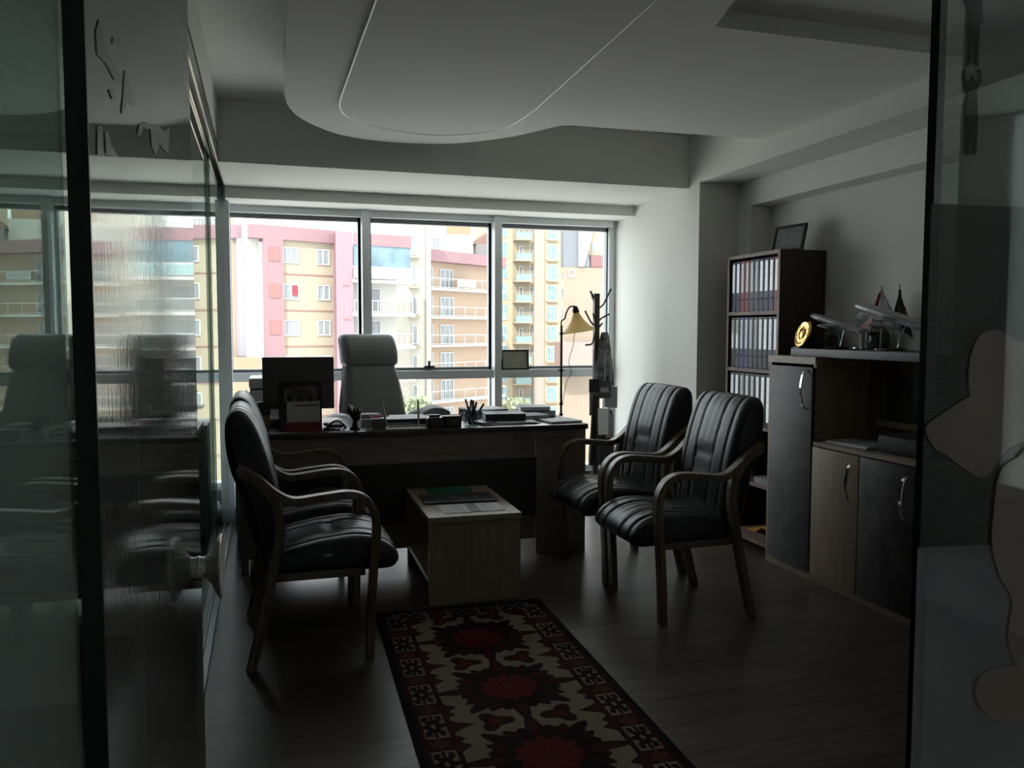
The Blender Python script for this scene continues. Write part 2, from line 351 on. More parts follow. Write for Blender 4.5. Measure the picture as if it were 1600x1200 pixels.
# ------------------------------------------------------------------ FURNITURE
# desk
t = thing('office_desk', 'long dark wooden executive desk with a black inset front panel, crowded with papers', 'desk', (.86, 5.0, 0))
def dx(a, b): return (a[0]-.86, a[1]-5.0, a[2]), (b[0]-.86, b[1]-5.0, b[2])
box('desk_top', *dx((-.17, 4.60, .745), (1.885, 5.40, .776)), DESKTOP, t, .003)
box('front_panel', *dx((-.14, 4.617, .09), (1.55, 4.64, .745)), DESKW, t)
box('side_panel', *dx((-.14, 4.62, 0), (-.10, 5.38, .745)), DESKW, t)
box('pedestal', *dx((1.555, 4.617, 0), (1.875, 5.30, .745)), DESKW, t, .002)
box('inset_panel', *dx((.05, 4.602, .235), (1.552, 4.6165, .585)), DARKP, t)
box('top_trim', *dx((1.42, 4.600, .705), (1.80, 4.6165, .742)), wood('pale_desk_trim', (.17, .15, .12), .15, .5, 'x'), t)
# coffee table
t = thing('coffee_table', 'low light-oak box table with folders on it at the head of the rug', 'table', (.99, 4.215, 0), math.radians(-1.2))
box('table_top', (-.235, -.375, .410), (.235, .375, .438), OAKX, t, .002)
box('end_panel', (-.232, -.365, 0), (.232, -.337, .410), OAK, t); box('end_panel', (-.232, .337, 0), (.232, .365, .410), OAK, t)
box('lower_shelf', (-.228, -.337, .10), (.228, .337, .125), OAKX, t)
box('divider', (.0, -.337, .125), (.02, .337, .410), OAK, t)

# guest chairs
ARM = crv([(.23, 0), (.236, .17), (.248, .36), (.262, .53), (.252, .607), (.215, .662), (.15, .684), (.04, .676), (-.06, .668), (-.13, .700), (-.20, .765), (-.272, .812)], 6)
REAR = crv([(-.237, 0), (-.20, .15), (-.15, .378), (-.118, .554), (-.135, .665), (-.19, .748), (-.265, .795)], 6)
def pad(prof, hw, m, name, parent, grooves, dent=.008, front=None, nt=36, edge=.045, pinch=None):
    P = crv(prof, 5, True); cx = sum(p[0] for p in P)/len(P); cz = sum(p[1] for p in P)/len(P); rg = []
    for j in range(nt+1):
        s = -math.cos(PI*j/nt); yv = hw*(s*.7+.3*math.sin(s*PI/2)); e = max(0, (abs(yv)-(hw-edge))/edge); sc_ = math.sqrt(max(0, 1-e*e*.97)); k = 1-(1-sc_)*.30
        r = []
        for i, (x, z) in enumerate(P):
            px, pz = P[i-1]; nx, nz = P[(i+1) % len(P)]; tx, tz = nx-px, nz-pz; l = math.hypot(tx, tz) or 1; n_ = Vector((tz/l, -tx/l))
            off = 0
            fw = front(x, z)
            if fw:
                for gy in grooves: off -= fw*dent*math.exp(-((yv-gy)/.009)**2)
                if pinch: off += fw*pinch(x, yv, z)
            # inset towards the outline at the rounded edges
            ins = (1-sc_)*.035
            r.append(Vector((x+n_.x*(off-ins), yv, z+n_.y*(off-ins))))
        rg.append(r)
    mb = MB(); mb.rings(rg); o = mb.build(name, m, parent, 60); return o
def area(P): return sum(P[i-1][0]*P[i][1]-P[i][0]*P[i-1][1] for i in range(len(P)))
BACKP = [(-.10, .46), (-.107, .56), (-.125, .70), (-.155, .836), (-.195, .955), (-.228, 1.008), (-.262, 1.030), (-.295, 1.022), (-.316, .985), (-.318, .90), (-.30, .79), (-.262, .68), (-.235, .56), (-.20, .45), (-.17, .38), (-.13, .40)]
SEATP = [(-.14, .36), (.05, .355), (.22, .352), (.32, .352), (.355, .372), (.360, .405), (.335, .445), (.28, .478), (.19, .497), (.08, .492), (-.02, .475), (-.10, .455), (-.15, .43), (-.165, .39)]
if area(BACKP) < 0: BACKP = BACKP[::-1]
if area(SEATP) < 0: SEATP = SEATP[::-1]
def guest_chair():
    r = thing('guest_chair', 'x', 'chair', group='guest chairs')
    for s in (-1, 1):
        y = s*.275
        MB().sweep([p for i, p in enumerate(ARM) if i <= 19], .048, .034, y).build('leg', BEECH, r, 40)
        MB().sweep([p for i, p in enumerate(ARM) if i >= 19], .052, .032, y).build('armrest', BEECH, r, 40)
        MB().sweep(REAR, .044, .038, y).build('leg', BEECH, r, 40)
        MB().box((-.14, y-s*.045-.01, .335), (.22, y-s*.045+.01, .368), .003).build('side_rail', BEECH, r, 35)
    MB().box((.19, -.23, .335), (.22, .23, .368)).build('cross_rail', BEECH, r)
    MB().box((-.16, -.23, .335), (-.13, .23, .368)).build('cross_rail', BEECH, r)
    def fb(x, z): return 1.0 if (x > -.30+.0*z and z > .5 and x > (-.235 if z < .95 else -.30)) and not (x < -.22 and z < .93) else 0
    def pin(x, y, z):
        v = -.014*math.exp(-((z-.74)/.018)**2)*(abs(y) < .085) - .012*math.exp(-((z-.68)/.014)**2)*(abs(y) < .085)
        v += .0012*math.sin(z*70)*math.exp(-((abs(y)-.1)/.02)**2)
        if z > .8: v += .0005*math.sin(y*110)*math.exp(-(y/.10)**2)
        return v + .006*math.cos(y/.245*PI/2)
    pad(BACKP, .247, LEATHER, 'backrest', r, (-.175, -.085, .085, .175), .0055, fb, pinch=pin, nt=90)
    def fs(x, z): return 1.0 if z > .44 and x > -.1 or (x > .33 and z > .38) else 0
    def pins(x, y, z):
        v = .005*math.cos(y/.25*PI/2)
        v -= .016*math.exp(-((x-.10)/.03)**2)*math.exp(-(y/.12)**2)
        v += .0018*math.sin(y*120+x*8)*math.exp(-((x-.24)/.07)**2)
        return v
    so_ = pad(SEATP, .247, LEATHER, 'seat', r, (-.175, -.09, .09, .175), .009, fs, pinch=pins, nt=90)
    for y in (-.06, .06):
        MB().lathe([(.014, 0), (.012, .004), (.001, .006)], 16, Matrix.Translation((.10, y, .482))).build('button', LEATHER, so_, 40)
    return r
gc = guest_chair()
def put(o, loc, rz, label):
    o.location = loc; o.rotation_euler = (0, 0, rz); o['label'] = label; return o
chairs = [gc] + [copy_tree(gc) for _ in range(3)]
put(chairs[0], (.165, 3.585, 0), 0, 'black leather bentwood armchair at left with a small white tag on its seat side')
put(chairs[1], (.155, 4.245, 0), 0, 'black leather bentwood armchair behind the nearer left chair, against the desk end')
put(chairs[2], (1.955, 3.575, 0), PI, 'black leather bentwood armchair at right, the nearer one in front of the grey cabinet')
put(chairs[3], (1.945, 4.235, 0), PI+math.radians(3), 'black leather bentwood armchair at right, the farther one next to the desk corner')
box('care_tag', (.055, -.2515, .428), (.085, -.2485, .440), PAPERD, chairs[0])

# executive chair behind the desk
t = thing('executive_chair', 'tall charcoal leather swivel chair with rolled headrest behind the desk', 'chair', (.715, 5.78, 0), math.radians(22))
def epad(prof, hwf, name, m, parent, nt=28, off=(0, 0), edge=.05):
    """pad whose half width varies with height: prof in (y, z)"""
    P = crv(prof, 6, True)
    rg = []
    for j in range(nt+1):
        s = -1+2*j/nt; r = []
        e = max(0, (abs(s)-.80)/.20); q = (1-math.sqrt(max(0, 1-e*e)))*.038
        for i, (y, z) in enumerate(P):
            py, pz = P[i-1]; ny, nz = P[(i+1) % len(P)]; ty, tz = ny-py, nz-pz; l = math.hypot(ty, tz) or 1
            r.append(Vector((hwf(z)*s, y+tz/l*q, z-ty/l*q)))
        rg.append(r)
    return MB().rings(rg).build(name, m, parent, 60)
hd = [(-.16, 1.10), (-.185, 1.17), (-.175, 1.25), (-.14, 1.305), (-.09, 1.315), (-.05, 1.29), (-.04, 1.20), (-.05, 1.11), (-.10, 1.085)]
bk = [(-.10, .50), (-.125, .62), (-.14, .75), (-.155, .90), (-.16, 1.02), (-.145, 1.10), (-.10, 1.12), (-.05, 1.10), (-.035, .95), (-.02, .75), (.0, .58), (.0, .48), (-.05, .46)]
def ccw(P): return P if area(P) < 0 else P[::-1]
hd = [(y+(z-.5)*.20, z) for y, z in hd]; bk = [(y+(z-.5)*.20, z) for y, z in bk]
epad(ccw(hd), lambda z: .212, 'headrest', LEATHER2, t)
bo = epad(ccw(bk), lambda z: .198 + .052*min(1, max(0, (1.08-z)/.28)), 'backrest', LEATHER2, t)
st = [(-.02, .44), (-.30, .43), (-.50, .44), (-.545, .475), (-.52, .52), (-.40, .54), (-.20, .53), (-.02, .53), (.02, .49)]
epad(ccw(st), lambda z: .26, 'seat', LEATHER2, t)
for s in (-1, 1):
    MB().tube(crv([(s*.24, -.06, .50), (s*.33, -.10, .56), (s*.34, -.12, .70)], 6), .018, 8).build('arm_support', PLASTICB, t, 50)
    MB().tube(crv([(s*.335, .02, .72), (s*.34, -.12, .755), (s*.34, -.28, .765), (s*.33, -.38, .735)], 5), [.02]+[.032]*14+[.015], 10).build('armrest', LEATHER2, t, 50)
MB().lathe([(.03, .10), (.03, .25), (.022, .25), (.022, .45)], 16, Matrix.Translation((0, -.25, 0))).build('gas_column', CHROME, t, 40)
for k in range(5):
    a = 2*PI*k/5+.3; e = Vector((math.cos(a)*.3, -.25+math.sin(a)*.3, .075))
    l = MB().tube([(0, -.25, .12), tuple(e)], [.032, .02], 8).build('base_leg', PLASTICB, t, 50)
    MB().lathe([(.001, -.012), (.03, -.012), (.03, .012), (.001, .012)], 14, Matrix.Translation((e.x, e.y, .03)) @ Matrix.Rotation(PI/2, 4, 'X')).build('caster', PLASTICB, l, 30)

# rug: woven pattern computed per stitch
def rug():
    W, H = .815, 2.60; nx, ny = 204, 650
    cream = (.33, .275, .19); dark = (.022, .010, .010); mar = (.075, .012, .014); red = (.17, .018, .02); rose = (.12, .035, .03); blk = (.012, .010, .014)
    def flower(dx_, dy_, r, lobes, amp, ph=0):
        a = math.atan2(dy_, dx_); d = math.hypot(dx_, dy_); return d/(r*(1+amp*math.cos(lobes*a+ph)))
    def col(x, y):      # x across from centre, y from far end
        ax = abs(x); e = min(W/2-ax, y, H-y)
        if e < .030: return blk if e < .012 else dark
        n = math.sin(x*160)*math.sin(y*150)
        if e < .130:
            if e < .036 or e > .122: return mar
            # border coordinate
            if W/2-ax <= y and W/2-ax <= H-y: u = y-.17; v = W/2-ax-.08; pz = .25
            else: u = x+.125*0; v = min(y, H-y)-.08; pz = .25
            k = round(u/pz); du = u-k*pz
            if abs(du) < .083 and abs(v) < .040:
                sc_ = 1.0-.2*(abs(du) > .075)
                f = flower(du*.72, v*1.35, .046, 8, .32)
                if f < .22: return cream
                if f < 1: return dark
                if (abs(abs(du)-.060) < .010 and abs(v) > .012 and abs(v) < .034) or (abs(abs(v)-.028) < .006 and abs(du) > .035 and abs(du) < .07): return dark
                return cream
            du2 = pz/2-abs(du)
            f = flower(du2, v, .040, 6, .18)
            return rose if f < .8 else (mar if f < 1.0 else dark)
        # field
        P = .505; y0 = .43; k = round((y-y0)/P); dy = y-y0-k*P
        a = math.atan2(dy*1.05, x); d = math.hypot(x, dy*1.05)
        pet = .185*(1+.10*abs(math.cos(6*a)))+(.062 if abs(math.cos(4*a)) > .80 else .0)*max(0, abs(math.cos(4*a))-.80)/.20+.012*math.cos(24*a)
        if d < pet:
            gr = .108*(1+.10*math.cos(12*a))
            if d < .022: return rose
            if d < gr: return red if n > -.5 else mar
            if d < gr+.014: return dark
            ring = (math.cos(12*a)*.5+.5)
            return mar if (ring > .55 and gr+.03 < d < pet-.022) else dark
        dyh = P/2-abs(dy)
        for cx in (-.118, .118):
            f = flower(x-cx, dyh, .054, 3, .34, PI if cx > 0 else 0)
            if f < .4: return red
            if f < 1: return dark if n > .2 else mar
        b = W/2-.13-ax
        sc_ = .010+.085*max(0, 1-(dyh/.050))**1.6+.040*math.exp(-((abs(dy)-.115)/.022)**2)+.026*math.exp(-((abs(dy)-.165)/.018)**2)
        if b < sc_: return mar if b < sc_-.010 else dark
        if y < .16 or H-y < .16: return dark if math.cos(x*26) > .1 else cream
        return cream
    vs = []; cols = []
    for j in range(ny+1):
        for i in range(nx+1):
            x = (i/nx-.5)*W; y = j/ny*H
            vs.append((x, -y, .008+.0008*math.sin(i*1.7+j*.9))); cols.append(col(x, y))
    fs = [(j*(nx+1)+i, (j+1)*(nx+1)+i, (j+1)*(nx+1)+i+1, j*(nx+1)+i+1) for j in range(ny) for i in range(nx)]
    base = len(vs)
    for x, y in ((-.5*W, 0), (.5*W, 0), (.5*W, H), (-.5*W, H)): vs.append((x, -y, 0)); cols.append(blk)
    fs.append((base, base+1, base+2, base+3))
    c = [0, nx, (ny+1)*(nx+1)-1, ny*(nx+1)]
    edges = [list(range(0, nx+1)), [j*(nx+1)+nx for j in range(ny+1)], [ny*(nx+1)+i for i in range(nx, -1, -1)], [j*(nx+1) for j in range(ny, -1, -1)]]
    for q, ed in enumerate(edges): fs.append(tuple(ed)+(base+(q+1) % 4, base+q))
    me = bpy.data.meshes.new('rug'); me.from_pydata(vs, [], fs); me.update()
    ca = me.color_attributes.new('weave', 'FLOAT_COLOR', 'POINT')
    ca.data.foreach_set('color', [v for c_ in cols for v in (*c_, 1)])
    m = bpy.data.materials.new('woven_wool'); m.use_nodes = True; n = m.node_tree.nodes; L = m.node_tree.links; b = n['Principled BSDF']
    at_ = n.new('ShaderNodeVertexColor'); at_.layer_name = 'weave'; tc = n.new('ShaderNodeTexCoord'); nz = n.new('ShaderNodeTexNoise'); nz.inputs['Scale'].default_value = 260
    L.new(tc.outputs['Object'], nz.inputs[0]); mx = n.new('ShaderNodeMix'); mx.data_type = 'RGBA'; mx.blend_type = 'MULTIPLY'; mx.inputs[0].default_value = .55
    L.new(at_.outputs[0], mx.inputs[6]); L.new(nz.outputs[1], mx.inputs[7]); L.new(mx.outputs[2], b.inputs['Base Color']); b.inputs['Roughness'].default_value = .95; b.inputs['Specular IOR Level'].default_value = .1
    bp = n.new('ShaderNodeBump'); bp.inputs['Strength'].default_value = .5; bp.inputs['Distance'].default_value = .003; L.new(nz.outputs[0], bp.inputs['Height']); L.new(bp.outputs[0], b.inputs['Normal'])
    o = link('runner_rug', me, m); o.location = (.886, 3.80, 0); o.rotation_euler = (0, 0, math.radians(-1.6)); return o
tag(rug(), 'dark red and cream oriental runner rug with medallions on the plank floor', 'rug')

# bookshelf
SX, SY0, SY1, SH = 2.86, 4.089, 4.645, 1.815
t = thing('bookshelf', 'tall open wooden bookshelf full of ring binders in the wall niche', 'bookshelf', (SX, SY0, 0))
D = .31; Wd = SY1-SY0
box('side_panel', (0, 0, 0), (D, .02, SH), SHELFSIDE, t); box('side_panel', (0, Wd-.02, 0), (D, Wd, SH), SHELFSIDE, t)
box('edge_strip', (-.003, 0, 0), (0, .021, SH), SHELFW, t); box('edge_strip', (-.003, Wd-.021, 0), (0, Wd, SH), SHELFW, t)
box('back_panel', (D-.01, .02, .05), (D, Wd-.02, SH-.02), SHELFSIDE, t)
SZ = [.065, .415, .765, 1.112, 1.462, 1.815]
for z in SZ: box('shelf', (-.002, .02, z-.022), (D-.01, Wd-.02, z), SHELFW, t)
BC = {'navy': (.012, .018, .075), 'red': (.30, .018, .025), 'green': (.07, .10, .10), 'grey': (.06, .065, .07), 'black': (.01, .01, .012), 'slate': (.05, .07, .14), 'blue': (.03, .05, .20)}
LABC = {'navy': (.80, .84, .92), 'red': (.70, .60, .58), 'green': (.50, .58, .57), 'grey': (.55, .58, .58), 'black': (.85, .85, .82), 'slate': (.60, .68, .80), 'blue': (.72, .78, .88)}
NAMES = {'navy': 'navy blue', 'red': 'red', 'green': 'grey-green', 'grey': 'dark grey', 'black': 'black', 'slate': 'slate blue', 'blue': 'mid-blue'}
def binder(c, y, z, th, lab, wide=False):
    r = thing('ring_binder', lab, 'binder', (SX+.012, y, z), 0, 'ring binders on the bookshelf')
    box('cover', (0, 0, 0), (.265, th, .315), mat('binder_'+c, BC[c], .45), r, .002)
    a = .12 if not wide else .03
    box('spine_label', (-.001, th*.26, a), (.0, th*.82, .300), mat('label_'+c, LABC[c], .3, var=.12, vscale=40, coat=1.0), r)
    if not wide:
        MB().lathe([(.009, 0), (.009, .002), (.006, .002), (.006, 0)], 16, Matrix.Translation((-.0005, th/2, .075)) @ Matrix.Rotation(-PI/2, 4, 'Y'), False).build('finger_ring', mat('dull_ring', (.12,.12,.13), .5, .5), r, 40)
ordn = ['first', 'second', 'third', 'fourth', 'fifth', 'sixth', 'seventh', 'eighth', 'ninth', 'tenth', 'eleventh']
rows = [(SZ[4], 'top', ['navy', 'navy', 'red', 'red', 'green', 'slate', 'navy', 'navy', 'navy', 'red'], False),
        (SZ[3], 'second', ['grey', 'grey', 'blue', 'blue', 'grey', 'grey', 'grey', 'navy', 'slate', 'slate'], False),
        (SZ[2], 'third', ['slate', 'black', 'grey', 'black', 'black', 'black', 'black', 'black', 'black'], True)]
for z, rn, cs, wd in rows:
    th = (Wd-.05)/len(cs)
    for i, c in enumerate(cs):
        nth = ordn[i] + ' from the left'
        binder(c, SY1-.025-(i+1)*th+.001, z, th-.004, '%s ring binder, %s on the %s shelf of the bookshelf' % (NAMES[c], nth, rn), wd)
def stack(name, lab, cat, x, y, z, sizes, cols, rz=0, group=None):
    r = thing(name, lab, cat, (x, y, z), rz, group); zz = 0
    for i, (w_, d_, h_) in enumerate(sizes):
        q = random.uniform(-.08, .08)
        MB().box((-w_/2, -d_/2, zz), (w_/2, d_/2, zz+h_), min(.002, h_/4), Matrix.Rotation(q, 4, 'Z')).build('sheet_stack' if h_ < .012 else 'folder', cols[i % len(cols)], r); zz += h_+.0004
    return r
tag(box('paper_pile', (SX+.01, 4.13, SZ[1]), (SX+.22, 4.32, SZ[1]+.035), PAPERD), 'pile of white papers on the fourth shelf of the bookshelf', 'papers')
tag(box('folder_pile', (SX+.01, 4.13, SZ[0]), (SX+.24, 4.45, SZ[0]+.045), mat('brown_folders', (.16, .09, .07), .6)), 'brown folder pile on the bottom shelf of the bookshelf', 'folders')
MB().ngon([(SX+.01, 4.14, .111), (SX+.01, 4.40, .111), (SX+.01, 4.30, .155), (SX+.01, 4.22, .160)], (1, 0, 0), .01).bm.free()
g = MB(); rg = []
for i in range(9):
    y = 4.14+.25*i/8; h_ = .112+.045*math.exp(-((y-4.22)/.05)**2); rg.append([(SX+.01, y, h_), (SX+.20, y+.01, h_+.004), (SX+.20, y+.01, h_-.002+.0), (SX+.01, y, h_-.003)])
g.rings(rg); tag(g.build('yellow_envelope', mat('yellow_paper', (.70, .36, .05), .6), smooth=60), 'bent yellow envelope on the brown folders of the bottom shelf', 'envelope')
# framed certificate on the bookshelf
def frame(name, lab, cat, loc, w_, h_, bw, tilt, rz, fm, inner, loc_child=None, lines=0):
    r = thing(name, lab, cat, loc, rz); M = Matrix.Rotation(-tilt, 4, 'X')
    g = MB(); g.box((-w_/2, 0, 0), (w_/2, .015, bw), 0, M); g.box((-w_/2, 0, h_-bw), (w_/2, .015, h_), 0, M); g.box((-w_/2, 0, bw), (-w_/2+bw, .015, h_-bw), 0, M); g.box((w_/2-bw, 0, bw), (w_/2, .015, h_-bw), 0, M); g.build('frame', fm, r)
    s = MB().box((-w_/2+bw, .006, bw), (w_/2-bw, .012, h_-bw), 0, M).build('sheet', inner, r)
    if lines:
        l = MB()
        for k in range(lines):
            z = h_*.28+k*(h_*.48/lines); q = (w_/2-bw)*(.7-.25*((k*7) % 3)/2); l.box((-q, .0052, z), (q, .0062, z+h_*.018), 0, M)
        l.build('printed_lines', PAPERD, s)
    MB().box((-.02, .0, .0), (.02, .003, h_*.45), 0, Matrix.Translation((0, .016+h_*.45*(math.sin(.42)+math.sin(tilt)), .004)) @ Matrix.Rotation(.42, 4, 'X')).build('easel_back', fm, r)
    return r
BLACKF = mat('black_frame', (.012, .01, .009), .35)
frame('picture_frame', 'black framed certificate standing tilted on top of the bookshelf', 'frame', (2.995, 4.235, SH+.001), .255, .165, .016, .22, math.radians(-82), BLACKF, mat('old_certificate', (.20, .21, .21), .6, var=.25, vscale=30, stretch=(1, 1, 6)), lines=5)
frame('picture_frame', 'dark framed diploma leaning at the window on the transom beside the mullion', 'frame', (1.870, 6.065, 1.0365), .222, .155, .012, .06, math.radians(0), BLACKF, mat('diploma_paper', (.42, .43, .33), .6, var=.2, vscale=14), lines=6)

# tall grey cabinet, low cabinets, grey worktop
def handle(parent, x, y, z, h=.155, rad=.012):
    g = MB(); pts = crv([(x, y, z+h/2), (x-.024, y, z+h*.42), (x-.036, y, z+h*.2), (x-.040, y, z), (x-.036, y, z-h*.2), (x-.024, y, z-h*.42), (x, y, z-h/2)], 4); rg = []
    for i, p in enumerate(pts):
        tt = (Vector(pts[min(i+1, len(pts)-1)])-Vector(pts[max(i-1, 0)])).normalized(); nn = Vector((tt.z, 0, -tt.x))
        rg.append([Vector(p)+nn*a*.003+Vector((0, b*rad*.5, 0)) for a, b in ((-1, -.9), (-1, .9), (-.3, 1), (1, .7), (1, -.7), (-.3, -1))])
    return g.rings(rg).build('handle', CHROME, parent, 50)
CX = 2.80
t = thing('storage_cabinet', 'tall narrow cabinet with a grey stone-look door and oak carcass next to the bookshelf', 'cabinet', (CX, 3.665, 0))
W2 = .42
g = MB(); g.box((0, W2-.022, 0), (.37, W2, 1.165)); g.box((0, 0, 0), (.37, .022, 1.165)); g.box((.36, .022, .05), (.37, W2-.022, 1.165)); g.box((0, .022, 0), (.37, W2-.022, .045)); g.build('carcass', OAK, t)
box('top_board', (-.008, 0, 1.166), (.37, W2, 1.204), OAKX, t)
d_ = box('door', (-.020, .006, .048), (-.001, W2-.042, 1.150), GREYLAM, t, .0015); handle(d_, -.020, .05, 1.03, .21, .019)
names = ['light oak door, directly right of the tall grey cabinet', 'dark stone-look door, between the light oak door and the glass edge', 'dark oak door, seen through the right-hand glass panel']
y1 = 3.662
for i, (m_, hs) in enumerate(((OAK, 0), (DARKLAM, 0), (wood('dark_oak_laminate', (.10, .075, .05), .3, .5), 1))):
    y0 = y1-.362
    t = thing('low_cabinet', 'low cabinet with a '+names[i], 'cabinet', (CX, y0, 0), 0, 'low cabinets')
    g = MB(); g.box((0, 0, 0), (.37, .018, .735)); g.box((0, .342, 0), (.37, .360, .735)); g.box((0, .018, 0), (.37, .342, .045)); g.box((.36, .018, .045), (.37, .342, .735)); g.build('carcass', OAK, t)
    d_ = box('door', (-.018, .003, .040), (-.001, .358, .730), m_, t, .0015)
    handle(d_, -.018, (.045 if not hs else .315), .585, .21, .019)
    y1 = y0
tag(box('shelf_board', (CX-.012, y1, .736), (CX+.375, 3.662, .756), OAKX), 'oak counter board running over the low cabinets under the grey worktop', 'shelf')
t = thing('hutch_back', 'oak hutch back wall with a black panel standing for a dark open cubby between counter board and worktop', 'shelf', (3.14, y1, .757))
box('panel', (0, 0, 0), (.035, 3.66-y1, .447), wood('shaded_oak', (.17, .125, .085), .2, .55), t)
box('cubby_shade_panel', (-.006, 0.05, .12), (-.0005, 3.53-y1, .345), DARKP, t); box('inset_ledge', (-.02, .05, .085), (0, 3.58-y1, .115), OAKX, t)  # black sheet painted in for the shaded inside of an open cubby
box('side_panel', (-.33, 0, 0), (0, .02, .447), OAK, t)
tag(box('worktop', (2.825, y1-.02, 1.205), (3.178, 3.925, 1.247), GREYTOP, None, .003), 'thick grey worktop on the cabinets, under the model aeroplanes', 'worktop')
stack('paper_stack', 'stack of white papers on the oak counter board inside the hutch', 'papers', 2.93, 3.46, .7565, [(.21, .28, .006), (.21, .29, .008), (.20, .28, .003)], [PAPERD, PAPER], .1)
g = MB(); g.box((-.13, -.2, 0), (.13, .2, .09), .03); o = g.build('laptop_bag', mat('black_nylon', (.008, .008, .01), .7, bump=.2), smooth=40, loc=(2.98, 3.07, .757)); tag(o, 'black soft bag lying on the counter board beside the papers', 'bag')
MB().tube(crv([(-.0, -.06, .09), (0, -.05, .115), (0, .05, .115), (0, .06, .09)], 5), .006, 6).build('carry_handle', PLASTICB, o, 40)

# items on the worktop
WT = 1.247
t = thing('decorative_plate', 'round gold plate standing on its edge at the left end of the worktop', 'plate', (2.862, 3.90, WT+.012), math.radians(-97))
Mp = Matrix.Rotation(math.radians(-18), 4, 'X') @ Matrix.Translation((0, 0, .073)) @ Matrix.Scale(1.1, 4) @ Matrix.Rotation(PI/2, 4, 'X')
MB().lathe([(.001, 0), (.030, .001), (.034, .006), (.052, .004), (.060, .009), (.070, .006), (.072, .003), (.066, -.002), (.001, -.003)], 40, Mp).build('plate_disc', GOLD, t, 40)
MB().lathe([(.001, .012), (.018, .011), (.028, .005), (.030, .001)], 24, Mp).build('embossed_centre', GOLD, t, 40)
MB().box((-.035, -.02, -.012), (.035, .03, -.004), .002).build('plate_stand', BRONZE, t)
for x_, lab in ((1299, 'dim glass jar behind the smaller model aeroplane on the worktop'), (1372, 'dim glass jar behind the stand of the larger model aeroplane')):
    p_ = on(x_, 548, 0, 3.11); t = thing('glass_jar', lab, 'jar', (3.11, p_.y, WT), 0, 'glass jars on the worktop')
    MB().lathe([(.001, .002), (.05, .002), (.056, .02), (.056, .08), (.045, .105), (.035, .115), (.032, .115), (.042, .102), (.053, .08), (.053, .022), (.001, .005)], 28).build('jar_body', glass('smoked_jar_glass', (.72, .74, .74), .05, film=.5, filmcol=(.14, .14, .14)), t, 50)
    MB().lathe([(.036, .116), (.036, .122), (.001, .126)], 24).build('jar_rim', mat('grey_lid', (.10, .10, .10), .4), t, 40)
def plane(loc, L, rz, pitch, lab, tailm, stem):
    t = thing('model_aeroplane', lab, 'model aeroplane', loc, rz, 'model aeroplanes on the worktop')
    W_ = mat('white_model_paint', (.36, .37, .38), .25, coat=.5); M = Matrix.Translation((0, 0, stem)) @ Matrix.Rotation(pitch, 4, 'Y')
    g = MB(); R = L*.046; st_ = [(-.5, .15, .6), (-.46, .42, .55), (-.38, .75, .3), (-.25, 1, 0), (.1, 1, 0), (.30, 1, 0), (.40, .9, -.05), (.46, .62, -.15), (.49, .3, -.25), (.50, .05, -.3)]
    rg = [[M @ Vector((a*L, R*b*math.cos(2*PI*k/18), R*(c+b*math.sin(2*PI*k/18)))) for k in range(18)] for a, b, c in st_]
    g.rings(rg); fu = g.build('fuselage', W_, t, 50)
    for s in (-1, 1):
        l = MB()
        for k in range(22):
            l.bm.verts.ensure_lookup_table(); x = -.28*L+k*L*.027; l.box((x, s*R*.985-.0006, R*.18), (x+L*.009, s*R*.985+.0006, R*.42), 0, M)
        l.build('cabin_windows', mat('window_ink', (.03, .05, .09), .3), fu)
    for s in (-1, 1):
        MB().ngon([M @ Vector(p) for p in ((.13*L, s*R*.6, -R*.4), (-.04*L, s*R*.6, -R*.4), (-.19*L, s*.44*L, R*.35), (-.145*L, s*.44*L, R*.35))], (0, 0, 1), L*.009).build('wing', W_, t)
        e = MB().lathe([(.6*R*.55, -.06*L), (.6*R*.75, -.05*L), (.6*R*.8, 0), (.6*R*.45, .05*L), (.001, .051*L)], 14, M @ Matrix.Translation((.035*L, s*.16*L, -R*.95)) @ Matrix.Rotation(PI/2, 4, 'Y') @ Matrix.Rotation(PI, 4, 'X')).build('engine', W_, t, 40)
        MB().ngon([M @ Vector(p) for p in ((-.38*L, s*R*.3, R*.4), (-.455*L, s*R*.3, R*.4), (-.50*L, s*.16*L, R*.6), (-.465*L, s*.16*L, R*.6))], (0, 0, 1), L*.006).build('tailplane', W_, t)
    fin = MB(); fin.ngon([M @ Vector(p) for p in ((-.34*L, 0, R*.85), (-.46*L, 0, R*.75), (-.535*L, 0, .19*L), (-.475*L, 0, .19*L))], (M.to_3x3() @ Vector((0, 1, 0))), L*.009); fin.build('tail_fin', tailm, t)
    c = M @ Vector((.0, 0, -R)); c2 = M @ Vector((-.12*L, 0, -R))
    for q in (c, c2): MB().tube([(-.02, 0, .014), tuple(q)], .003, 8).build('stand_rod', CHROME, t, 40)
    MB().lathe([(.001, 0), (.055, 0), (.057, .006), (.052, .012), (.001, .013)], 28).build('stand_base', mat('dark_wood_base', (.035, .02, .012), .35), t, 40)
    return t
REDT = mat('red_tail_paint', (.32, .012, .02), .3)
plane((2.98, 3.73, WT), .45, math.radians(94), math.radians(-14), 'smaller white model aeroplane with a red tail, nose up beside the gold plate', REDT, .135)
plane((2.98, 3.31, WT), .56, math.radians(94), math.radians(-15), 'larger white model aeroplane, nose up in front of the desk flags', mat('blue_tail_paint', (.08, .09, .10), .3), .165)
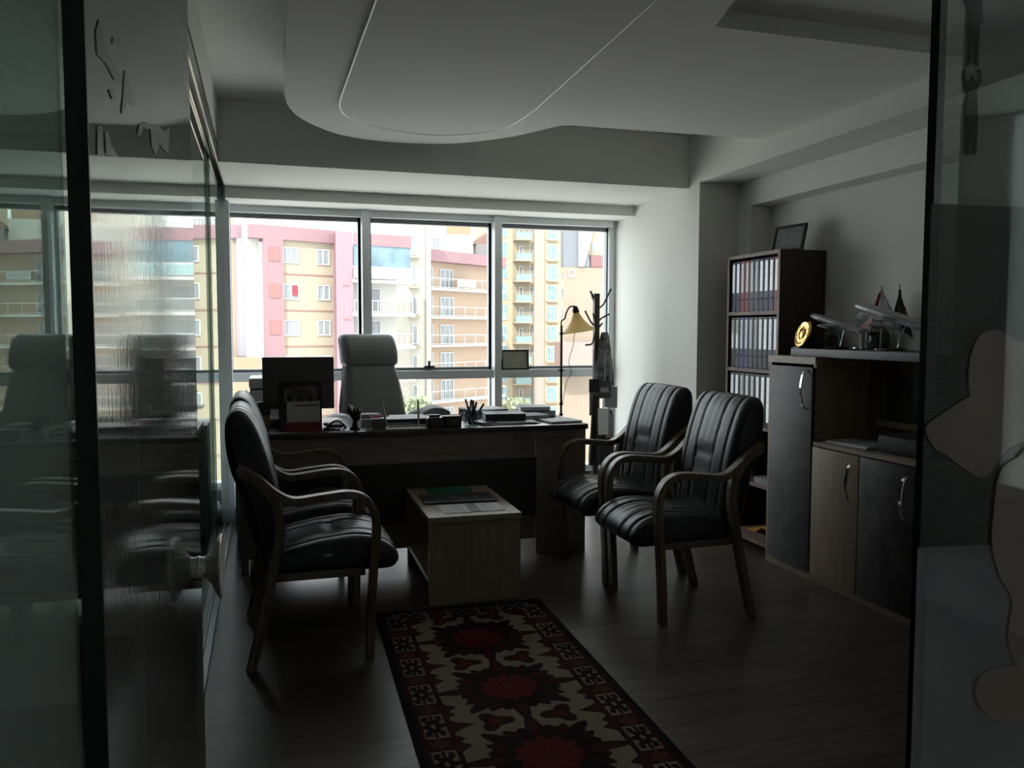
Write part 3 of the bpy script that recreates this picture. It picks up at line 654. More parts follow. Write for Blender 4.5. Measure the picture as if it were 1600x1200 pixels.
for (y, x, cols, lab) in ((on(1375, 540, 0, 3.07).y, 3.07, ('w', 'r'), 'small white and red pennant on a chrome desk stand behind the larger model aeroplane'), (on(1403, 540, 0, 3.09).y, 3.09, ('k', 'r2'), 'small black and red pennant on a chrome desk stand near the glass edge')):
    t = thing('desk_flag', lab, 'flag', (x, y, WT), math.radians(90), 'desk flags')
    MB().lathe([(.001, 0), (.028, 0), (.028, .008), (.005, .012), (.001, .012)], 20).build('flag_base', CHROME, t, 40)
    MB().tube([(0, 0, .01), (0, 0, .325)], .0025, 8).build('pole', CHROME, t, 40)
    MB().lathe([(.001, .320), (.007, .327), (.001, .335)], 12).build('finial', CHROME, t, 40)
    def cloth(pts, m_, nm):
        g = MB(); n_ = 8; (a, b, c_) = pts; R1 = []
        for i in range(n_+1):
            u = i/n_; row = []
            for j in range(7):
                v = j/6; p = Vector(a).lerp(Vector(b), v).lerp(Vector(c_), u) if False else (Vector(a)*(1-u)+(Vector(b)*(1-v)+Vector(c_)*v)*u); row.append(p+Vector((0, .006*math.sin(v*9+u*2), 0)))
            R1.append(row)
        g.rings(R1, False, False); o = g.build(nm, m_, t, 70); md = o.modifiers.new('t', 'SOLIDIFY'); md.thickness = .0015
    WC = mat('white_flag_cloth', (.38, .38, .40), .8); RC = mat('red_flag_cloth', (.42, .012, .02), .8); KC = mat('black_flag_cloth', (.012, .012, .012), .8)
    if 'w' in cols:
        cloth(((0, 0, .315), (.04, 0, .13), (-.155, 0, .09)), WC, 'pennant'); cloth(((.004, .002, .30), (.03, .002, .20), (.045, .002, .24)), RC, 'pennant')
    else:
        cloth(((0, 0, .31), (.04, 0, .15), (-.095, 0, .06)), KC, 'pennant'); cloth(((-.03, -.004, .22), (-.04, -.004, .11), (-.09, -.004, .12)), RC, 'pennant')
CRY = mat('crystal', (.9, .92, .92), .03, coat=1.0); CRY.node_tree.nodes['Principled BSDF'].inputs['Transmission Weight'].default_value = .35
t = thing('crystal_trophy', 'crystal ball trophy on a clear column between the model aeroplanes', 'trophy', (3.10, 3.68, WT))
box('trophy_base', (-.035, -.045, 0), (.035, .045, .008), CHROME, t, .002); MB().lathe([(.014, .008), (.012, .10), (.016, .125)], 12).build('column', CRY, t, 40)
box('trophy_shelf', (-.03, -.07, .125), (.03, .07, .131), CRY, t, .002)
g = MB(); bmesh.ops.create_icosphere(g.bm, subdivisions=2, radius=.036, matrix=Matrix.Translation((0, 0, .167))); g.build('crystal_ball', CRY, t)
t = thing('crystal_plaque', 'clear crystal plaque with a black face and bright curved edge behind the right glass', 'trophy', (2.96, 2.90, WT), math.radians(90))
box('plaque_base', (-.14, -.04, 0), (.16, .04, .022), CRY, t, .003); box('base_line', (-.15, -.045, .0), (.17, .045, .006), CHROME, t)
MB().ngon([(-.10, 0, .022), (.10, 0, .022), (.115, 0, .06), (.08, 0, .12), (-.04, 0, .13), (-.09, 0, .09)], (0, 1, 0), .02).build('black_face', DARKP, t)
MB().tube(crv([(-.10, -.012, .024), (-.125, -.012, .06), (-.10, -.012, .11), (-.05, -.012, .14)], 6), .005, 8).build('chrome_arc', CHROME, t, 40)
t = thing('framed_plaque', 'dark boxed plaque with bright lines at the back of the worktop behind the right glass', 'frame', (3.12, 2.86, WT), math.radians(-80))
box('plaque_board', (-.13, 0, 0), (.13, .015, .30), BLACKF, t, .002); box('metal_strip', (-.08, -.002, .22), (.12, -.0002, .235), CHROME, t); box('metal_strip', (-.1, -.002, .265), (.06, -.0002, .268), CHROME, t)
t = thing('crystal_trophy', 'small crystal trophy beside the glass edge, right of the larger model aeroplane', 'trophy', (3.08, 3.10, WT))
MB().ngon([(0, -.035, 0), (0, .035, 0), (0, .02, .17), (0, -.0, .20)], (1, 0, 0), .018).build('crystal_slab', CRY, t); g = MB(); bmesh.ops.create_icosphere(g.bm, subdivisions=2, radius=.014, matrix=Matrix.Translation((0, .0, .212))); g.build('crystal_tip', CRY, t)

# floor lamp behind the desk
DB = mat('dark_brown_metal', (.035, .024, .018), .4, .6)
t = thing('floor_lamp', 'dark metal floor lamp with a cream cone shade leaning over, behind the desk end', 'lamp', (2.10, 5.66, 0))
MB().lathe([(.001, 0), (.13, 0), (.13, .012), (.02, .03), (.001, .03)], 28).build('lamp_base', DB, t, 40)
g = MB(); g.tube([(0, 0, .02), (0, 0, 1.38)], .009, 10)
for z in (.72, .80, 1.05, 1.32): g.lathe([(.009, z-.012), (.015, z-.006), (.015, z+.006), (.009, z+.012)], 12)
g.build('pole', DB, t, 40)
MB().tube(crv([(0, 0, 1.36), (.0, 0, 1.41), (.025, 0, 1.43), (.035, -.005, 1.47), (.06, -.01, 1.515), (.10, -.01, 1.52)], 6), .006, 8).build('curved_arm', DB, t, 40)
MB().tube([(-.03, 0, 1.05), (.03, 0, 1.05)], .004, 6).build('thumb_screw', DB, t, 40)
Ms = Matrix.Translation((.103, -.01, 1.515)) @ Matrix.Rotation(math.radians(-9), 4, 'Y')
sh = mat('cream_glass_shade', (.80, .68, .38), .35); b_ = sh.node_tree.nodes['Principled BSDF']; b_.inputs['Transmission Weight'].default_value = .0; b_.inputs['Subsurface Weight'].default_value = 0
tn = sh.node_tree; tl = tn.nodes.new('ShaderNodeBsdfTranslucent'); tl.inputs[0].default_value = (.9, .74, .40, 1); ms = tn.nodes.new('ShaderNodeMixShader'); ms.inputs[0].default_value = .55
tn.links.new(b_.outputs[0], ms.inputs[1]); tn.links.new(tl.outputs[0], ms.inputs[2]); tn.links.new(ms.outputs[0], tn.nodes['Material Output'].inputs[0])
g = MB(); g.lathe([(.020, -.03), (.028, -.06), (.05, -.10), (.085, -.145), (.118, -.175), (.125, -.183), (.122, -.183), (.082, -.150), (.047, -.103), (.024, -.06), (.017, -.03)], 40, Ms, False); g.build('lamp_shade', sh, t, 60)
MB().lathe([(.001, .01), (.014, .006), (.024, -.02), (.026, -.04), (.02, -.045), (.001, -.045)], 20, Ms).build('shade_cap', DB, t, 40)
MB().tube(crv([(.10, -.01, 1.33), (.09, 0, 1.22), (.06, 0, 1.12), (.08, 0, 1.02), (.05, 0, .98), (.03, 0, .90), (.01, 0, .80)], 6), .0025, 6).build('cord', PLASTICB, t, 40)

# coat rack with hangings
t = thing('coat_rack', 'dark wooden coat rack with curved pegs in the window corner', 'coat rack', (2.40, 5.72, 0))
RW = mat('dark_rack_wood', (.035, .028, .025), .4)
MB().box((-.021, -.021, 0), (.021, .021, 1.62), .003).build('post', RW, t, 35)
for a in (0, PI/2, PI, 3*PI/2): MB().tube(crv([(0, 0, .06), (.15*math.cos(a), .15*math.sin(a), .05), (.22*math.cos(a), .22*math.sin(a), .012)], 5), [.016]*10+[.011], 8).build('foot', RW, t, 40)
PG = [(PI, 1.585, .05, .055), (0, 1.53, .118, .125), (PI, 1.40, .09, .09), (PI*1.2, 1.42, .045, .05), (0.1, 1.43, .11, .035), (-.5, 1.36, .05, .04), (PI/2, 1.55, .1, .08)]
for a, z, r_, u_ in PG:
    c_, s_ = math.cos(a), math.sin(a)
    MB().tube(crv([(.015*c_, .015*s_, z-.02), (r_*.5*c_, r_*.5*s_, z+.01), (r_*c_, r_*s_, z+u_)], 5), [.007]*10+[.010], 8).build('peg', RW, t, 40)
MB().tube(crv([(-.01, -.02, 1.36), (-.03, -.03, 1.28), (-.05, -.03, 1.24), (-.10, -.03, 1.235)], 5), .007, 8).build('peg', RW, t, 40)
def drape(name, lab, cat, x, y, z0, z1, w0, w1, m_, folds=5, th=.03, group=None):
    g = MB(); rg = []; N = 40
    for i in range(13):
        u = i/12; z = z0+(z1-z0)*u; ww = w0+(w1-w0)*(u**.7); 
        rg.append([(x+ww/2*math.cos(2*PI*k/N)*(1+.06*math.sin(k*1.3+i)), y+th*(.4+.6*u)*math.sin(2*PI*k/N)+.008*u*math.sin(folds*2*PI*k/N), z+.006*math.sin(k*2.1)*(i == 12)) for k in range(N)])
    g.rings(rg); return tag(g.build(name, m_, smooth=60), lab, cat, group)
drape('scarf', 'grey patterned scarf hanging from the coat rack above the lanyards', 'scarf', 2.455, 5.685, 1.33, .93, .05, .16, mat('grey_scarf_cloth', (.16, .165, .175), .85, var=.8, vscale=22, bump=.3), 6, .03)
drape('black_umbrella', 'folded black umbrella hanging low on the coat rack post', 'umbrella', 2.375, 5.66, .86, .33, .03, .10, mat('black_cloth', (.012, .012, .013), .8), 5, .035)
drape('black_bag', 'black cloth bag hanging below the badges on the coat rack', 'bag', 2.475, 5.70, .74, .33, .10, .15, mat('black_cloth', (.012, .012, .013), .8), 3, .03)
k = 0
for (x, y, z, w_, h_, m_, lab) in ((2.36, 5.655, .93, .075, .10, DARKP, 'dark badge wallet hanging at left on the coat rack'), (2.44, 5.635, .90, .10, .13, DARKP, 'black badge holder with a white strip on the coat rack'),
        (2.37, 5.665, .80, .08, .19, PAPERD, 'grey card hanging under the dark badge wallet'), (2.50, 5.66, .84, .10, .16, PAPERD, 'grey leaflet hanging at the right of the badge holder'),
        (2.43, 5.640, .66, .085, .20, PAPER, 'white card hanging lowest from the coat rack'), (2.495, 5.67, .62, .06, .18, PAPERD, 'narrow grey card hanging beside the white card')):
    r = thing('name_badge', lab, 'badge', (x, y, z), math.radians(random.uniform(-14, 14)), 'badges on the coat rack')
    box('card', (-w_/2, 0, -h_/2), (w_/2, .006, h_/2), m_, r); box('strap', (-.006, .001, h_/2), (.006, .003, h_/2+.22), PAPERD, r)
    if k == 1: box('white_strip', (-w_*.36, -.001, -.02), (w_*.3, 0, .015), PAPERD, r)
    k += 1

# ------------------------------------------------------------------ ON THE DESK
DZ = .7765
t = thing('computer_monitor', 'black computer monitor seen from behind at the left of the desk', 'monitor', (.20, 5.16, DZ), math.radians(-5))
MB().box((-.212, -.012, .085), (.212, .02, .405), .006, Matrix.Rotation(math.radians(4), 4, 'X')).build('screen_housing', mat('dark_monitor_plastic', (.10, .088, .085), .4), t, 35)
box('stand_neck', (-.03, -.005, .01), (.03, .02, .12), PLASTICB, t, .003); MB().lathe([(.001, 0), (.11, 0), (.11, .008), (.001, .014)], 28).build('stand_base', PLASTICB, t, 40)
t = thing('desk_calendar', 'desk calendar with group photo, white month sheet and red foot before the monitor', 'calendar', (.19, 4.72, DZ), math.radians(-2))
Mc = Matrix.Rotation(math.radians(-14), 4, 'X')
MB().box((-.118, -.003, .0), (.118, .003, .285), 0, Mc).build('backing_board', BLACKF, t)
MB().box((-.088, -.006, .16), (.095, -.0035, .255), 0, Mc).build('photo_print', mat('group_photo', (.10, .08, .075), .5, var=.8, vscale=28), t)
fg = MB()
for x, sc_ in ((-.055, 1), (0, 1.15), (.052, 1)):
    fg.box((x-.016*sc_, -.0075, .165), (x+.016*sc_, -.0062, .205), .0005, Mc); fg.lathe([(.001, 0), (.009*sc_, .001), (.001, .0015)], 12, Mc @ Matrix.Translation((x, -.0065, .222)) @ Matrix.Rotation(PI/2, 4, 'X'))
fg.build('photo_people', mat('photo_suits', (.03, .025, .03), .5), t)
MB().box((-.075, -.007, .052), (.108, -.0038, .168), 0, Mc).build('month_sheet', mat('calendar_sheet', (.50, .50, .49), .8, var=.1, vscale=90), t)
MB().box((-.03, -.0078, .140), (.1, -.0071, .150), 0, Mc).build('month_banner', mat('calendar_red', (.22, .02, .025), .5), t)
gl_ = MB()
for i in range(7): gl_.box((-.068+i*.026, -.0076, .060), (-.067+i*.026, -.0071, .134), 0, Mc)
for i in range(6): gl_.box((-.07, -.0076, .060+i*.0148), (.10, -.0071, .0605+i*.0148), 0, Mc)
gl_.build('date_grid', PAPERD, t)
sr = MB()
for i in range(15):
    sr.tube([Mc @ Vector((-.07+i*.0122, -.008, .163)), Mc @ Vector((-.07+i*.0122, -.008, .176))], .0013, 5)
sr.build('spiral_binding', CHROME, t)
MB().box((-.085, -.05, 0), (.115, .0, .05), .003, Matrix.Rotation(math.radians(-2), 4, 'X')).build('red_foot', mat('calendar_red', (.22, .02, .025), .5), t)
MB().box((-.1, .0, .0), (.1, .004, .19), 0, Matrix.Translation((0, .11, 0)) @ Matrix.Rotation(math.radians(22), 4, 'X')).build('back_flap', BLACKF, t)
# award figure + printer
t = thing('printer_cabinet', 'pale grey cabinet under the printer by the glass wall', 'cabinet', (-.02, 5.645, 0))
box('carcass', (-.17, -.22, .05), (.17, .22, .745), mat('pale_grey_laminate', (.45, .48, .48), .5), t, .003); box('door', (-.165, -.235, .07), (.165, -.221, .73), mat('pale_grey_laminate', (.45, .48, .48), .5), t, .002); box('plinth', (-.15, -.2, 0), (.15, .2, .05), PLASTICB, t)
t = thing('printer', 'white and grey desktop printer behind the monitor, left of it', 'printer', (.045, 5.62, .7455))
box('printer_body', (-.14, -.17, .0), (.16, .17, .215), PLASTICW, t, .018); box('scanner_lid', (-.142, -.172, .222), (.162, .172, .292), PLASTICW, t, .018); box('control_strip', (-.135, -.165, .214), (.155, .165, .223), PLASTICB, t)
t2 = MB().box((-.205, -.1, .10), (-.13, .1, .106), 0, Matrix.Rotation(math.radians(-0), 4, 'Y')); t2.build('paper_tray', PLASTICB, t)
MB().box((-.05, -.1, 0), (.0, .1, .004), 0, Matrix.Translation((-.135, 0, .16)) @ Matrix.Rotation(math.radians(50), 4, 'Y')).build('output_flap', PLASTICB, t)
t = thing('award_plaque', 'small dark award with a yellow face standing left of the calendar', 'award', (-.022, 4.78, DZ), math.radians(3))
MB().ngon([(-.045, 0, .0), (.045, 0, .0), (.045, 0, .085), (-.045, 0, .085)], (0, 1, 0), .02).build('yellow_face', mat('olive_yellow', (.16, .10, .02), .5, var=.3, vscale=20), t)
MB().ngon(crv([(-.045, .086), (-.05, .12), (-.03, .155), (0, .165), (.03, .155), (.05, .12), (.045, .086)], 4) and [(p[0], 0, p[1]) for p in crv([(-.045, .0865), (-.05, .12), (-.03, .155), (0, .165), (.03, .155), (.05, .12), (.045, .0865)], 4)], (0, 1, 0), .022).build('crest', mat('olive_bronze', (.03, .035, .022), .4, .3, bump=.4, bscale=60), t)
MB().lathe([(.028, 0), (.028, .003), (.02, .004), (.02, 0)], 24, Matrix.Translation((0, -.0115, .122)) @ Matrix.Rotation(PI/2, 4, 'X'), False).build('crest_ring', BRONZE, t, 40)
# bronze figurine (tree/eagle like)
t = thing('bronze_figurine', 'small dark bronze figurine with spread branches right of the calendar', 'figurine', (.49, 4.70, DZ))
MB().lathe([(.001, 0), (.03, 0), (.03, .01), (.018, .02), (.012, .05), (.014, .075), (.001, .08)], 16).build('pedestal', BRONZE, t, 40)
g = MB()
for k in range(16):
    a = 2*PI*k/16*1.7; e = .02+.022*((k*5) % 7)/7; h_ = .075+.065*((k*3) % 8)/8
    g.tube(crv([(0, 0, .05), (e*.5*math.cos(a), e*.5*math.sin(a), h_*.8), (e*math.cos(a)*1.2, e*math.sin(a), h_+.01)], 3), [.007, .008, .01, .012, .012, .009, .004], 7)
g.build('spread_branches', BRONZE, t, 50)
def mini(name, lab, cat, parts, loc, rz=0, group=None):
    t = thing(name, lab, cat, loc, rz, group)
    for pn, a, b, m_, bv in parts: box(pn, a, b, m_, t, bv)
    return t
NAVYP = mat('navy_gloss', (.012, .016, .035), .15, coat=.8)
for i, (x, y, rz, w_, d_, h_, m_, nm, lab, cat) in enumerate((
    (.07, 5.0, .1, .16, .22, .05, NAVYP, 'document_tray', 'dark glossy document tray on the desk left of the calendar', 'tray'),
    (.375, 4.76, -.2, .10, .16, .012, NAVYP, 'leather_pad', 'dark glossy leather pad right of the calendar, lowest of its pile', 'pad'),
    (.380, 4.78, .15, .10, .13, .014, PLASTICB, 'phone_case', 'black case on the leather pad right of the calendar', 'case'),
)):
    mini(nm, lab, cat, [('body', (-w_/2, -d_/2, 0), (w_/2, d_/2, h_), m_, .003), ('rim', (-w_/2+.01, -d_/2+.01, h_), (w_/2-.01, d_/2-.01, h_+.003), PAPERD, 0)], (x, y, DZ+(0.0155 if i == 2 else 0)), rz)
g = MB(); g.tube(crv([(.33, 4.68, DZ+.012), (.36, 4.66, DZ+.05), (.40, 4.66, DZ+.055), (.435, 4.68, DZ+.02), (.43, 4.70, DZ+.008)], 6), .006, 8); tag(g.build('cable_coil', NAVYP, smooth=50), 'dark glossy cable loop between calendar and bronze figurine', 'cable')
g = MB(); g.ngon([(x-.07, y, DZ+.0015) for x, y in ((.0, 4.615), (.16, 4.612), (.22, 4.67), (.02, 4.68))], (0, 0, 1), .002); tag(g.build('paper_sheet', PAPERD), 'thin grey paper at the desk edge left of the calendar', 'paper')
g = MB(); g.ngon([(x, y, DZ+.0015) for x, y in ((.33, 4.61), (.45, 4.61), (.47, 4.64), (.35, 4.65))], (0, 0, 1), .002); tag(g.build('paper_sheet', PAPERD), 'thin grey paper at the desk edge beside the bronze figurine', 'paper')
mini('card_holder', 'pale card holder standing right of the bronze figurine', 'card holder', [('foot', (-.024, -.02, 0), (.024, .02, .006), PAPER, .001), ('stem', (-.014, -.01, .006), (.014, .01, .055), PAPERD, .001), ('ledge', (-.036, -.014, .05), (.022, .014, .062), PAPERD, .002)], (.562, 4.665, DZ))
mini('stamp_box', 'grey-green box with a lid behind the first pale stick', 'box', [('box_body', (-.04, -.03, 0), (.035, .03, .045), mat('grey_green_box', (.10, .105, .09), .6), .003), ('lid', (-.042, -.032, .046), (.037, .032, .060), mat('grey_green_lid', (.2, .2, .18), .6), .003)], (.625, 4.70, DZ))
mini('tissue_box', 'pale box behind the grey-green box on the desk', 'box', [('box_body', (-.06, -.05, 0), (.05, .05, .075), PAPERD, .004), ('opening', (-.03, -.02, .075), (.03, .02, .077), PAPER, 0)], (.60, 4.84, DZ))
g = MB(); g.tube([(.0, 0, 0), (.085, 0, .004)], [.007, .006], 8); o = g.build('pink_marker', mat('pink_plastic', (.85, .12, .5), .4), smooth=40, loc=(.575, 4.70, DZ+.069)); tag(o, 'bright pink marker lying on the grey-green box', 'pen')
MB().tube([(.085, 0, .004), (.11, 0, .005)], .0045, 8).build('cap', PAPERD, o, 40)
IV = mat('ivory_pen', (.42, .42, .28), .4)
for x, y, tx, lab in ((.663, 4.645, -.022, 'pale upright pen stuck in a stand, the left one near the pink marker'), (.851, 4.66, -.004, 'pale upright pen in a stand, the right one near the dark boxes')):
    t = thing('stand_pen', lab, 'pen', (x, y, DZ)); 
    MB().lathe([(.001, 0), (.016, 0), (.014, .005), (.005, .02), (.001, .02)], 16).build('pen_stand', CHROME, t, 40)
    MB().tube([(0, 0, .018), (tx*.4, 0, .07), (tx, 0, .155), (tx*1.08, 0, .168)], [.0045, .0065, .0055, .0015], 10).build('pen_barrel', IV, t, 40)
stack('document_pile', 'low pile of papers and dark folders across the desk middle', 'papers', .80, 4.86, DZ, [(.34, .24, .012), (.33, .22, .018), (.31, .22, .014), (.34, .24, .004)], [PAPER, NAVYP, PLASTICB, PAPER], .02)
tag(box('acrylic_tray', (.66, 4.605, DZ), (.885, 4.635, DZ+.010), PAPER, None, .002), 'narrow white strip along the desk edge between the pale pens', 'tray')
mini('dark_desk_box', 'rounded dark brown box at the desk edge, left of the pair before the pen cup', 'box', [('box_body', (-.05, -.035, 0), (.05, .035, .065), mat('dark_brown_gloss', (.03, .022, .022), .25), .012), ('lid_knob', (-.035, -.012, .066), (.03, .012, .078), mat('dark_brown_gloss', (.03, .022, .022), .25), .004)], (.945, 4.66, DZ))
mini('dark_desk_box', 'flat dark brown box at the desk edge, right of the pair before the pen cup', 'box', [('box_body', (-.06, -.035, 0), (.055, .035, .068), mat('dark_brown_matte', (.035, .028, .03), .5), .004), ('label_plate', (-.03, -.037, .02), (.03, -.0355, .045), mat('dim_plate', (.07, .06, .06), .4), 0)], (1.045, 4.67, DZ))
t = thing('eyeglasses', 'thin dark eyeglasses lying beside the pen cup', 'glasses', (1.115, 4.74, DZ), .1)
g = MB()
for s in (-1, 1):
    g.tube([(s*.032+.022*math.cos(a*PI/8), 0, .045+.02*math.sin(a*PI/8)) for a in range(17)], .0018, 6)
g.build('rims', PLASTICB, t, 40); MB().tube(crv([(-.05, 0, .05), (-.055, .07, .055), (.0, .09, .055), (.05, .07, .05)], 4), .002, 6).build('temples', PLASTICB, t, 40)
for s in (-1, 1): MB().tube([(s*.02, .0, .002), (s*.03, .0, .026)], .0018, 6).build('nose_side', PLASTICB, t, 40)
# pen cup with pens
t = thing('pen_cup', 'clear pen cup crammed with dark pens on the desk edge', 'cup', (1.165, 4.665, DZ))
MB().lathe([(.001, 0), (.040, 0), (.041, .004), (.042, .088), (.0395, .088), (.038, .006), (.001, .005)], 28).build('clear_cup', glass('cup_acrylic', (.85, .87, .88), .06), t, 50)
pc = [('black', (.01, .01, .012)), ('dark green', (.01, .03, .022)), ('dark brown', (.04, .02, .012)), ('white', (.6, .6, .58)), ('black-capped', (.015, .015, .02)), ('dark blue', (.01, .015, .05)), ('dark grey', (.04, .04, .045))]
for i, (cn, cc) in enumerate(pc):
    a = 2*PI*i/7+.4; L_ = .115+.012*((i*3) % 4)+(.03 if cn == 'white' else 0); bx_, by_ = .018*math.cos(a+2.2), .018*math.sin(a+2.2); ex, ey = .034*math.cos(a), .03*math.sin(a)
    if cn == 'dark brown': ex = .085; L_ = .125; bx_ = -.01
    o = thing('pen', cn+' pen standing in the clear pen cup', 'pen', (1.165, 4.665, DZ+.007), 0, 'pens in the pen cup')
    p0, p1 = Vector((bx_*.8, by_*.8, .001)), Vector((ex, ey, L_)); MB().tube([p0, p0.lerp(p1, .08), p0.lerp(p1, .7)], [.002, .0055, .006], 8).build('barrel', mat('pen_'+cn.replace(' ', '_'), cc, .3), o, 40)
    MB().tube([p0.lerp(p1, .7), p0.lerp(p1, .98), p1], [.0065, .007, .003], 8).build('cap', mat('pen_'+cn.replace(' ', '_'), cc, .3), o, 40)
# folder piles at right of the desk
BD = mat('navy_book_cover', (.02, .023, .035), .4)
def book(name, lab, x, y, z, w_, d_, h_, rz, cm, group=None):
    r = thing(name, lab, 'book' if 'book' in name else 'folder', (x, y, z), rz, group)
    box('page_block', (-w_/2+.004, -d_/2+.004, .003), (w_/2-.002, d_/2-.004, h_-.003), PAPER, r)
    g = MB(); g.box((-w_/2, -d_/2, 0), (w_/2, d_/2, .0028), 0); g.box((-w_/2, -d_/2, h_-.0028), (w_/2, d_/2, h_), 0); g.box((-w_/2, -d_/2, .0028), (-w_/2+.0035, d_/2, h_-.0028)); g.build('cover', cm, r); return r
G1 = 'books and folders piled at the right of the desk'
book('thick_book', 'thick dark book lying right of the pen cup, on white sheets', 1.42, 4.86, DZ+.012, .19, .25, .045, 1.45, BD, G1)
stack('paper_stack', 'white sheets under the thick dark book on the desk', 'papers', 1.44, 4.82, DZ, [(.34, .26, .005), (.32, .25, .006)], [PAPER, PAPER], -.05)
stack('paper_stack', 'sheets with raised corners behind the thick dark book', 'papers', 1.36, 5.12, DZ, [(.26, .22, .03), (.25, .22, .025), (.26, .22, .004), (.25, .22, .003)], [PAPERD, BD, PAPER, PAPER], .2)
book('slim_book', 'slim pale-topped folder beside the thick dark book', 1.575, 4.93, DZ+.0005, .20, .26, .034, 1.75, PAPERD, G1)
book('thick_book', 'dark book at the back right of the desk pile, lower one of two', 1.72, 5.14, DZ, .22, .20, .038, .1, BD, G1)
book('slim_book', 'dark book with a pale top on the back right pile, upper one of two', 1.71, 5.15, DZ+.0385, .20, .19, .026, -.12, BD, G1)
stack('paper_stack', 'flat white sheets at the right corner of the desk', 'papers', 1.76, 4.755, DZ, [(.21, .20, .004), (.21, .19, .009)], [PAPERD, PAPER], .04)
book('notebook', 'dark notebook lying in front of the slim pale folder', 1.27, 4.75, DZ, .10, .13, .018, .3, PLASTICB, G1)
# magazine curved pages behind the desk middle
g = MB(); rg = []
for i in range(13):
    u = i/12; x = .93+.17*u; z = DZ+.062+.028*math.sin(u*PI)**.8; rg.append([(x, 4.94, z), (x+.01, 5.14, z), (x+.01, 5.14, DZ+.03), (x, 4.94, DZ+.03)])
g.rings(rg); tag(g.build('open_magazine', PAPERD, smooth=60), 'magazine with bulging pages lying behind the dark boxes on the desk', 'magazine')
box('dark_holder', (.92, 4.93, DZ), (1.12, 5.15, DZ+.029), BD); tag(bpy.data.objects['dark_holder'], 'dark folder lying under the bulging magazine', 'folder')

# ------------------------------------------------------------------ ON THE COFFEE TABLE
CZ = .4385
r = thing('green_folder', 'green cardboard folder at the back of the coffee table', 'folder', (.985, 4.47, CZ), -.06)
box('cover', (-.125, -.10, 0), (.125, .10, .004), mat('green_card', (.015, .14, .06), .6), r); box('inner_sheets', (-.118, -.095, .0045), (.115, .10, .0065), mat('green_card', (.015, .14, .06), .6), r)
r = thing('black_portfolio', 'black portfolio folder with faint lettering across the coffee table', 'folder', (.985, 4.245, CZ+.0002), -.04)
box('cover', (-.195, -.115, 0), (.195, .115, .009), mat('black_leatherette', (.022, .026, .03), .4, bump=.1), r, .003)
g = MB(); g.box((-.03, -.02, .0092), (-.015, .04, .0097)); g.box((-.03, .03, .0092), (.0, .04, .0097)); g.box((.005, -.03, .0092), (.012, .02, .0097)); g.box((.005, -.03, .0092), (.03, -.022, .0097)); g.box((.09, -.02, .0092), (.10, .03, .0097)); g.build('embossed_mark', PAPERD, r)
r = thing('brochure', 'white folded brochure with a grey column at the front of the coffee table', 'brochure', (1.0, 4.00, CZ), -.03)
box('sheet', (-.155, -.095, 0), (.155, .095, .003), PAPER, r); box('grey_column', (-.02, -.09, .003), (.035, .09, .0036), PAPERD, r)
g = MB()
for i in range(9): g.box((-.14, -.07+i*.017, .003), (-.045, -.067+i*.017, .0034)); g.box((.05, -.07+i*.017, .003), (.14-.02*(i % 3), -.067+i*.017, .0034))
g.build('text_lines', PAPERD, r)
# white plastic bag at the end of the track
g = MB(); bmesh.ops.create_icosphere(g.bm, subdivisions=4, radius=1)
for v in g.bm.verts:
    n_ = 1+.13*math.sin(v.co.x*7+v.co.z*5)*math.cos(v.co.y*6+v.co.x*3); v.co = Vector((v.co.x*.085*n_, v.co.y*.085*n_, max(-.0, .085+v.co.z*.09*n_) if v.co.z > -.8 else 0))
tag(g.build('plastic_bag', mat('white_plastic_film', (.55, .60, .66), .35), smooth=70, loc=(-.125, 5.97, 0)), 'crumpled white plastic bag on the floor by the glass wall post', 'bag')

